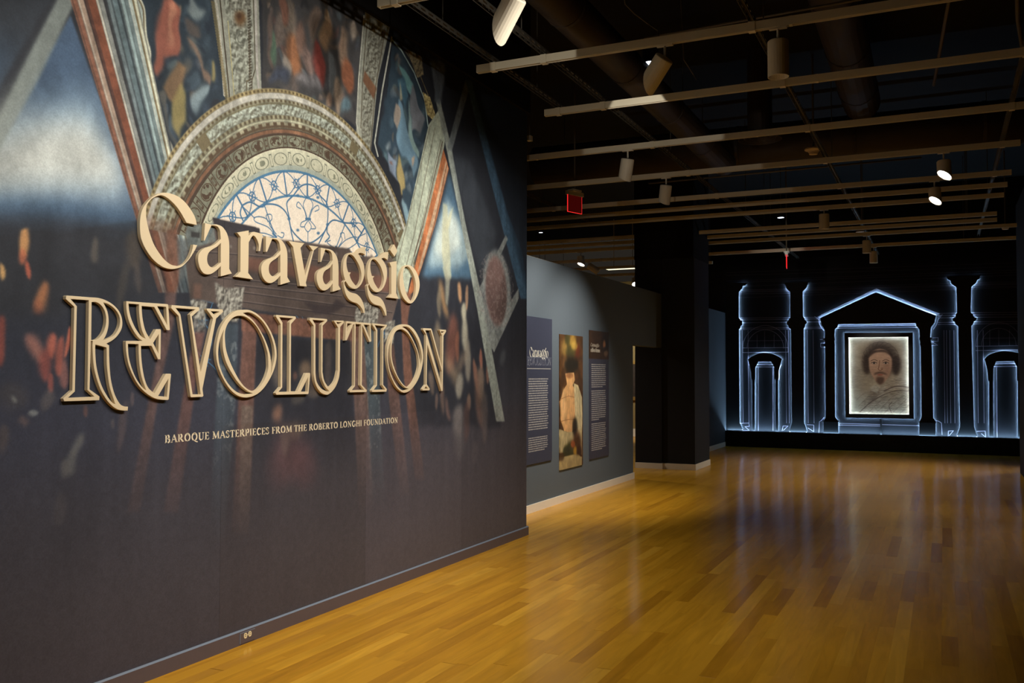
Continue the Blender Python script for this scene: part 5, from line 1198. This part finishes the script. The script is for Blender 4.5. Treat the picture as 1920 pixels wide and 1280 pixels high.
# ================================================================== ceiling: light tracks, struts, lamps, ducts
ZT = 4.05
def track(y, x0, x1, label):
    t = thing('light_track', (x0, y, ZT), label, 'light track', 'parallel lighting tracks')
    h, w_ = .030, .0215
    q = MB().box(x0+.004, x1-.004, y-w_, y-w_+.006, ZT-h, ZT+h).box(x0+.004, x1-.004, y+w_-.006, y+w_, ZT-h, ZT+h).box(x0+.004, x1-.004, y-w_+.006, y+w_-.006, ZT+h-.008, ZT+h).box(x0+.004, x1-.004, y-w_+.006, y+w_-.006, ZT-.004, ZT+.002)
    q.obj('rail', M_track, t)
    for xa, xb in ((x0, x0+.004), (x1-.004, x1)): mesh('end_cap', boxv(xa, xb, y-w_, y+w_, ZT-h, ZT+h), BF, M_track, t)
    xj = x0+2.44
    while xj < x1-.5:
        mesh('joint_sleeve', boxv(xj-.012, xj+.012, y-w_-.001, y+w_+.001, ZT-h-.001, ZT+h+.001), BF, M_track, t); xj += 2.44
    return t
XR = .768
tracks = [(5.08, -3.352, 4.5, 'nearest light track, its left tip at the top edge above the mural'), (6.53, -3.365, 4.5, 'second light track from the front, its lit left tip over the mural'), (7.90, -3.356, 4.5, 'third light track from the front, with a bare left end and no lamps in view'),
          (9.47, -9, 4.5, 'light track with the white half-cut lamp left of the smoke detector'), (10.99, -9, XR, 'light track that carries the bright angled lamp at right'), (12.56, -9, XR+.01, 'light track that carries the lower of the two bright lamps at right'),
          (13.34, -9, XR+.01, 'middle one of three close light tracks over the room centre'), (14.10, -9, XR+.01, 'light track just in front of the dark pier, with a small lamp'), (15.69, -9, -4.83, 'upper short light track ending left of the pier'), (15.69, -3.78, XR, 'first light track right of the pier'),
          (16.31, -9, -4.83, 'second light track running in behind the pier from the left'), (16.31, -3.78, XR+.03, 'second light track right of the pier'), (17.04, -9, 1.12, 'third light track beyond the pier, reaching the side wall'), (18.60, -9, 2.5, 'light track beyond the pier lit up at the far exit sign'),
          (20.04, -9, -4.535, 'short track end in the dark gap right of the pier'), (21.55, -9, -4.95, 'deepest light track over the gallery')]
for t in tracks:
    o = track(*t)
    if t[0] > 15.5:
        xr = [t[1]+.35, t[2]-.06] if t[2] < -4 else ([t[1]+1.1, min(t[2], XR)-.4] if t[2] > 0 else [])
        for k in np.linspace(xr[0], xr[-1], 2):
            q = MB().tube([(k, t[0], ZT+.030), (k, t[0], 5.6)], .005, 8); q.obj('hanger_rod', M_strut, o)
def strut(x, y0, y1, label, rods):
    t = thing('track_strut', (x, y0, ZT+.03), label, 'strut', 'struts crossing above the light tracks')
    z0 = ZT+.0315; q = MB(); hw = .02
    q.box(x-hw, x+hw, y0, y1, z0+.038, z0+.041)
    n = int((y1-y0)/.1)
    for s in (-1, 1):
        xa = x+s*hw; q.box(min(xa, xa-s*.003), max(xa, xa-s*.003), y0, y1, z0, z0+.012); q.box(min(xa, xa-s*.003), max(xa, xa-s*.003), y0, y1, z0+.026, z0+.038)
        for k in range(n+1):                 # the webs between its punched holes
            yy = y0+(y1-y0)*k/max(n, 1); q.box(min(xa, xa-s*.003), max(xa, xa-s*.003), max(y0, yy-.02), min(y1, yy+.02), z0+.012, z0+.026)
    q.obj('channel', M_strut, t)
    for yy in rods: mesh('hanger_rod', MB().tube([(x, yy, z0+.04), (x, yy, 5.6)], .005, 8).v, MB().tube([(x, yy, z0+.04), (x, yy, 5.6)], .005, 8).f, M_strut, t)
    for (yt, a, b, _) in tracks:
        if a < x < b and y0 <= yt <= y1 and yt < 13: MB().box(x-.024, x+.024, yt-.027, yt-.0225, ZT-.036, z0).box(x-.024, x+.024, yt+.0225, yt+.027, ZT-.036, z0).box(x-.024, x+.024, yt-.0225, yt+.0225, ZT-.036, ZT-.0312).obj('clip', M_track, t)
strut(-3.22, 3.2, 8.0, 'ceiling strut with punched sides ending above the mural, leftmost one', (5.7, 7.4))
strut(-2.78, 3.2, 20.4, 'long ceiling strut second from the mural, lit along its edge', (6.1, 10.2, 14.6))
strut(-1.19, 3.2, 20.4, 'long dark ceiling strut over the room centre', (7.0, 11.7, 16.5))
strut(.60, 3.2, 18.4, 'dark ceiling strut near the right side wall', (5.5, 14.5))
strut(-5.2, 9.0, 14.5, 'ceiling strut behind the poster wall top', (10, 13))

RL = .072
def lamp(x, y, aim, label, lit=False, ln=.27, cut=.0, stem=.07, r=RL, ph=0.0):
    """a track head: adapter, stem, round housing whose mouth may be cut on the slant"""
    t = thing('track_lamp', (x, y, ZT-.030), label, 'spotlight', 'cylinder track lamps')
    mesh('adapter', boxv(x-.06, x+.06, y-.016, y+.016, ZT-.043, ZT-.0305), BF, M_lampw, t)
    zs = ZT-.043-stem
    mesh('stem', MB().tube([(x, y, ZT-.043), (x, y, zs)], .009, 10).v, MB().tube([(x, y, ZT-.043), (x, y, zs)], .009, 10).f, M_lampw, t)
    d = Vector(aim)-Vector((x, y, zs)) if aim else Vector((0, 0, -1)); d.normalize()
    up = Vector((0, 0, 1)); side = d.cross(up); side = side.normalized() if side.length > .05 else Vector((1, 0, 0)); nrm = side.cross(d).normalized()
    c0 = Vector((x, y, zs-.012)); n = 24; rings = []
    # the slanted mouth leaves the upper wall long as a visor
    def ring(s, rr_, sl=0.0):
        return [c0+d*(s-sl*(math.sin(2*math.pi*k/n+ph)))+(side*math.cos(2*math.pi*k/n)+nrm*math.sin(2*math.pi*k/n))*rr_ for k in range(n)]
    rs = [ring(0, r*.9), ring(.008, r), ring(ln-cut, r, cut), ring(ln-cut, r*.93, cut), ring(ln*.62-cut*.5, r*.90, cut*.3)]
    v = [q for R in rs for q in R]; f = [tuple(range(n-1, -1, -1))]
    for i in range(4):
        for k in range(n): f.append((i*n+k, i*n+(k+1) % n, (i+1)*n+(k+1) % n, (i+1)*n+k))
    mesh('housing', v, f, M_lampw, t)
    lr = ring(ln*.64-cut*.5, r*.905, cut*.3) if not lit else ring(ln-cut-.012, r*.93, cut)
    if lit: rs[4] = ring(ln-cut-.02, r*.9, cut)
    mesh('lens', lr, [tuple(range(n))], M_lens if lit else M_lens2, t)
    return t
M_lens2 = mat('lamp lens seen from behind', (.8, .78, .7), .3, .5, emit=(1.0, .9, .72), strength=.06)
lamp(-2.35, 5.08, (-3.79, 5.6, 2.2), 'white half-cut lamp cropped by the top edge', cut=.09, ln=.30)
lamp(-1.82, 6.53, (-3.0, 7.0, 2.6), 'white slant-cut lamp tilted towards the mural, beside a bluish glow', cut=.07, ln=.28)
lamp(-1.012, 6.53, None, 'white upright cylinder lamp on the second track', ln=.255)
lamp(-3.053, 9.47, (-3.25, 9.6, 3.0), 'white lamp with a slanted mouth just right of the mural edge', cut=.03, ln=.24)
lamp(-3.053, 10.99, (-3.2, 11.1, 3.0), 'white lamp with a slanted mouth right of the red exit panel', cut=.03, ln=.24)
lamp(.034, 10.99, (.05, 10.93, 3.5), 'upper of the two bright lamps at the right', True, .21, .045, .07, RL, math.pi*.42)
lamp(-.069, 12.56, (-.05, 12.50, 3.5), 'lower of the two bright lamps at the right', True, .21, .045, .07, RL, math.pi*.42)
lamp(-1.551, 14.10, None, 'small upright lamp over the room centre, a spark at its mouth', False, .22, 0, .04)
lamp(-1.173, 17.04, None, 'small upright lamp next to a smoke detector near the far wall', False, .22, 0, .06)
lamp(-1.163, 18.60, None, 'small upright lamp in front of the dark wall above the pediment', False, .22, 0, .06)
x_, y_, _z = on(1088, 462, 1, 14.10+4.0); 
gx = on(1089, 463, 1, 17.04)[0]; lamp(gx, 17.04, (gx+.05, 16.95, 3.4), 'bright lamp above the poster wall top', True, .2, .03, .06, RL, math.pi*.45)
gx = on(1103, 480, 1, 18.60)[0]; lamp(gx, 18.60, (gx+.9, 18.8, 3.35), 'tilted lamp peeping over the poster wall', False, .26, 0, .05)
gx = on(1190, 518, 1, 21.55)[0]; lamp(gx, 21.55, (gx+.1, 21.3, 3.2), 'bright lamp low beside the pier', True, .2, .03, .05)

# downlights in the ceiling depth
def can(px, py, z, label, r=.06):
    p = on(px, py, 2, z); t = thing('downlight', (p[0], p[1], z), label, 'downlight')
    mesh('can', MB().lathe((p[0], p[1], z), [(r*1.15, .002), (r*1.15, .16), (r*.6, .18)], 18).v, MB().lathe((0, 0, 0), [(r, 0), (r, .16), (r, .18)], 18).f, M_duct, t)
    mesh('lens', [(p[0]+r*math.cos(a), p[1]+r*math.sin(a), z) for a in np.linspace(0, 2*math.pi, 18, endpoint=False)][::-1], [tuple(range(18))], M_cool, t)
    mesh('drop_rod', MB().tube([(p[0], p[1], z+.18), (p[0], p[1], 5.6)], .006, 6).v, MB().tube([(p[0], p[1], z+.18), (p[0], p[1], 5.6)], .006, 6).f, M_pipe, t)
can(1220, 119, 4.6, 'cool white downlight glowing behind the tilted lamp', .07)
can(1464, 408, 4.6, 'small cool downlight in the dark ceiling left of a small lamp', .06)
can(1014, 436, 4.6, 'tiny downlight above the poster wall', .04)

def smoke(px, py, z, label):
    p = on(px, py, 2, z); t = thing('smoke_detector', (p[0], p[1], z), label, 'smoke detector', 'ceiling smoke detectors')
    a = MB().lathe((p[0], p[1], z), [(.07, .03), (.105, .045), (.105, .06), (.09, .07)], 24); a.obj('base', M_plastic, t)
    a = MB().lathe((p[0], p[1], z), [(.03, -.012), (.05, -.01), (.055, .01), (.05, .012), (.06, .015), (.068, .03)], 20); a.obj('sensor_head', M_plastic, t)
    a = MB().tube([(p[0], p[1], z+.07), (p[0], p[1], 5.6)], .012, 8); a.obj('drop_pipe', M_pipe, t)
smoke(1525, 288, 4.35, 'beige smoke detector over the room centre, the nearest one')
smoke(1616, 440, 4.2, 'beige smoke detector next to the small lamps near the far wall')
smoke(1885, 429, 4.2, 'beige smoke detector by the right side wall')

def exit_sign(c, dirv, wd, ht, label, face):
    t = thing('exit_sign', c, label, 'exit sign', 'red exit signs')
    d = Vector(dirv).normalized(); n = Vector((-d.y, d.x, 0)); C_ = Vector(c)
    def bx(du, dn, z0, z1): return [C_+d*(a*du)+n*(b*dn)+Vector((0, 0, z)) for z in (z0, z1) for a, b in ((-1, -1), (1, -1), (1, 1), (-1, 1))]
    mesh('housing', bx(wd*.54, .028, ht, ht+.055), BF, M_metalw, t); mesh('canopy', bx(wd*.3, .05, ht+.055, ht+.08), BF, M_metalw, t)
    mesh('acrylic_panel', bx(wd*.5-.004, .004, .004, ht), BF, face, t)
    e = MB().add(bx(wd*.5, .005, 0, .004), BF)
    for s in (-1, 1): e.add([C_+d*(s*(wd*.5-.002)+a*.002)+n*(b*.005)+Vector((0, 0, z)) for z in (.004, ht) for a, b in ((-1, -1), (1, -1), (1, 1), (-1, 1))], BF)
    e.obj('glowing_edge', M_red, t)
    q = MB().tube([C_+Vector((0, 0, ht+.08)), Vector((c[0], c[1], 5.6))], .012, 8); q.obj('stem', M_pipe, t)
yE = 11.8; pc = on(1077.5, 399, 1, yE); pt = on(1077, 367, 1, yE)
exit_sign(tuple(pc), (-.35, -1.0, 0), .30, pt[2]-pc[2], 'edge-lit red exit panel hanging left, above the poster wall', M_redface)
yE = 18.25; pc = on(1475, 502, 1, yE); pt = on(1474, 479, 1, yE)
M_red2 = mat('lit red acrylic', (.4, .02, .02), .3, .4, emit=(1.0, .02, .03), strength=.9)
exit_sign(tuple(pc), (.12, -1.0, 0), .30, pt[2]-pc[2], 'small bright red exit panel hanging before the far wall', M_red2)

def duct(pts, r, label, name='air_duct', m=None, seams=True, n=20):
    t = thing(name, pts[0], label, 'duct' if name == 'air_duct' else 'pipe')
    MB().tube(pts, r, n).obj('body', m or M_duct, t, True)
    if seams:
        for k in (.25, .75):
            p = Vector(pts[0]).lerp(Vector(pts[-1]), k); mesh('hanger_rod', MB().tube([p+Vector((0, 0, r*.98)), (p.x, p.y, 5.6)], .006, 8).v, MB().tube([p+Vector((0, 0, r*.98)), (p.x, p.y, 5.6)], .006, 8).f, M_strut, t)
        a, b = Vector(pts[0]), Vector(pts[-1]); L = (b-a).length; k = 1
        while k*1.5 < L:
            p = a.lerp(b, k*1.5/L); dd = (b-a).normalized()*.02
            mesh('seam_band', MB().tube([p-dd, p+dd], r*1.03, n).v, MB().tube([p-dd, p+dd], r*1.03, n).f, m or M_duct, t); k += 1
duct([(-2.585, 3.5, 4.42), (-2.62, 12.3, 4.42)], .16, 'big round brown duct running away over the tracks, left of the tilted lamp')
duct([(-.80, 4, 5.0), (-.88, 12.2, 5.0)], .22, 'round dark duct running away over the room centre')
duct([(-5.5, 12.6, 4.72), (4.5, 12.9, 4.72)], .28, 'wide dark duct crossing the room above the smoke detector')
duct([(-3.6, 12.08, 4.20), (-.2, 11.98, 4.20)], .011, 'thin conduit running across to the nearest smoke detector', 'conduit', M_pipe, False, 8)
duct([(-2.3, 7.6, 4.5), (1.2, 7.4, 4.5)], .012, 'thin conduit crossing behind the second track', 'conduit', M_pipe, False, 8)
duct([(.5, 7.2, 4.7), (.6, 8.6, 4.55), (.7, 9.6, 4.62)], .02, 'bent pipe hanging in the dark at upper right', 'conduit', M_pipe, False, 8)
duct([(.15, 6.9, 4.6), (-.05, 10.4, 4.6)], .016, 'straight pipe in the dark at upper right', 'conduit', M_pipe, False, 8)
for s_, lab in (('1158,-10 1172,8 1190,26 1214,44 1234,58 1240,68', 'thin loose cable drooping to the second track'), ('1268,84 1282,112 1300,140 1306,150', 'thin dangling wire right of the tilted lamp')):
    pts = [tuple(on(*map(float, t.split(',')), 2, 4.35-.24*k/5)) for k, t in enumerate(s_.split())]
    if 'loose' in lab: pts[-1] = (pts[-1][0], 6.53, ZT+.031)
    pts[0] = (pts[0][0], pts[0][1], 5.6) if 'loose' not in lab else (pts[0][0]-.1, pts[0][1]-.1, 5.6)
    tag(mesh('cable', MB().tube(pts, .004, 6).v, MB().tube(pts, .004, 6).f, M_pipe, origin=pts[-1]), lab, 'cable')
# round air diffuser
p = on(1425, 262, 2, 4.5); df = thing('air_diffuser', tuple(p), 'round air diffuser of nested rings in the dark ceiling', 'air vent')
for k, r in enumerate((.26, .19, .12, .06)):
    MB().lathe((p[0], p[1], p[2]), [(r-.03, .05+.012*k), (r, .012*k), (r+.004, .012*k), (r-.024, .056+.012*k)], 28).obj('ring', M_duct, df)
MB().lathe((p[0], p[1], p[2]), [(.15, .06), (.15, 1.1)], 20).obj('neck', M_duct, df)
# small box at the mural corner, back-room lights and beam above the poster wall
p = on(993, 260, 1, 9.3); jb = thing('track_head_end', (p[0], 9.3, p[2]-.025), 'tiny cream track head end in the dark beside the mural top corner', 'track head end')
mesh('box', boxv(p[0]-.025, p[0]+.025, 9.27, 9.33, p[2]-.025, p[2]+.03), BF, M_track, jb); MB().tube([(p[0], 9.3, p[2]+.03), (p[0], 9.3, 5.6)], .008, 8).obj('drop_pipe', M_pipe, jb)  # track head end drawn as a plain box on a drop pipe
ct = thing('light_trough', (-4.62, 10.0, 3.0), 'lit cream trough just behind the poster wall top, by the mural corner', 'light trough')
mesh('tray', boxv(-4.74, -4.5005, 8.6, 11.1, 2.98, 3.03), BF, M_track, ct)  # lighting trough, a cream box added for the bright ledge there
# gilt painting glimpsed in the gallery
a, b = on(1188, 676, 1, 23.0), on(1193, 750, 1, 23.0)
gp = thing('gallery_painting', ((a[0]+b[0])/2, 23.0, b[2]), 'gilt framed dark painting glimpsed through the doorway gap', 'painting')
x0, x1 = a[0]-.5, b[0]+.35; fw = .09
for (xa, xb, za, zb2) in ((x0, x1, a[2]-fw, a[2]), (x0, x1, b[2], b[2]+fw), (x0, x0+fw, b[2]+fw, a[2]-fw), (x1-fw, x1, b[2]+fw, a[2]-fw)):
    mesh('frame_rail', boxv(xa, xb, 22.98, 23.045, za, zb2), BF, M_gold, gp)
mesh('canvas', boxv(x0+fw, x1-fw, 23.0, 23.045, b[2]+fw, a[2]-fw), BF, mat('dark varnished canvas', (.05, .035, .025), .4, .4, noise=.9, scale=9), gp)
# back-room ceiling strip and ledge catching light above the poster wall
p = on(1172, 504, 2, 4.3)
lt = thing('ceiling_panel_light', tuple(p), 'long bright light fixture above the poster wall near the pier', 'ceiling light')
mesh('housing', boxv(p[0]-.5, p[0]+.35, p[1]-.12, p[1]+.12, 4.31, 4.36), BF, M_track, lt); mesh('diffuser', boxv(p[0]-.48, p[0]+.33, p[1]-.10, p[1]+.10, 4.30, 4.31), BF, mat('lit diffuser', (.9, .9, .8), .4, .3, emit=(1, .93, .6), strength=1.6), lt)
for dx in (-.3, .2): mesh('drop_rod', boxv(p[0]+dx-.006, p[0]+dx+.006, p[1]-.006, p[1]+.006, 4.36, 5.6), BF, M_track, lt)
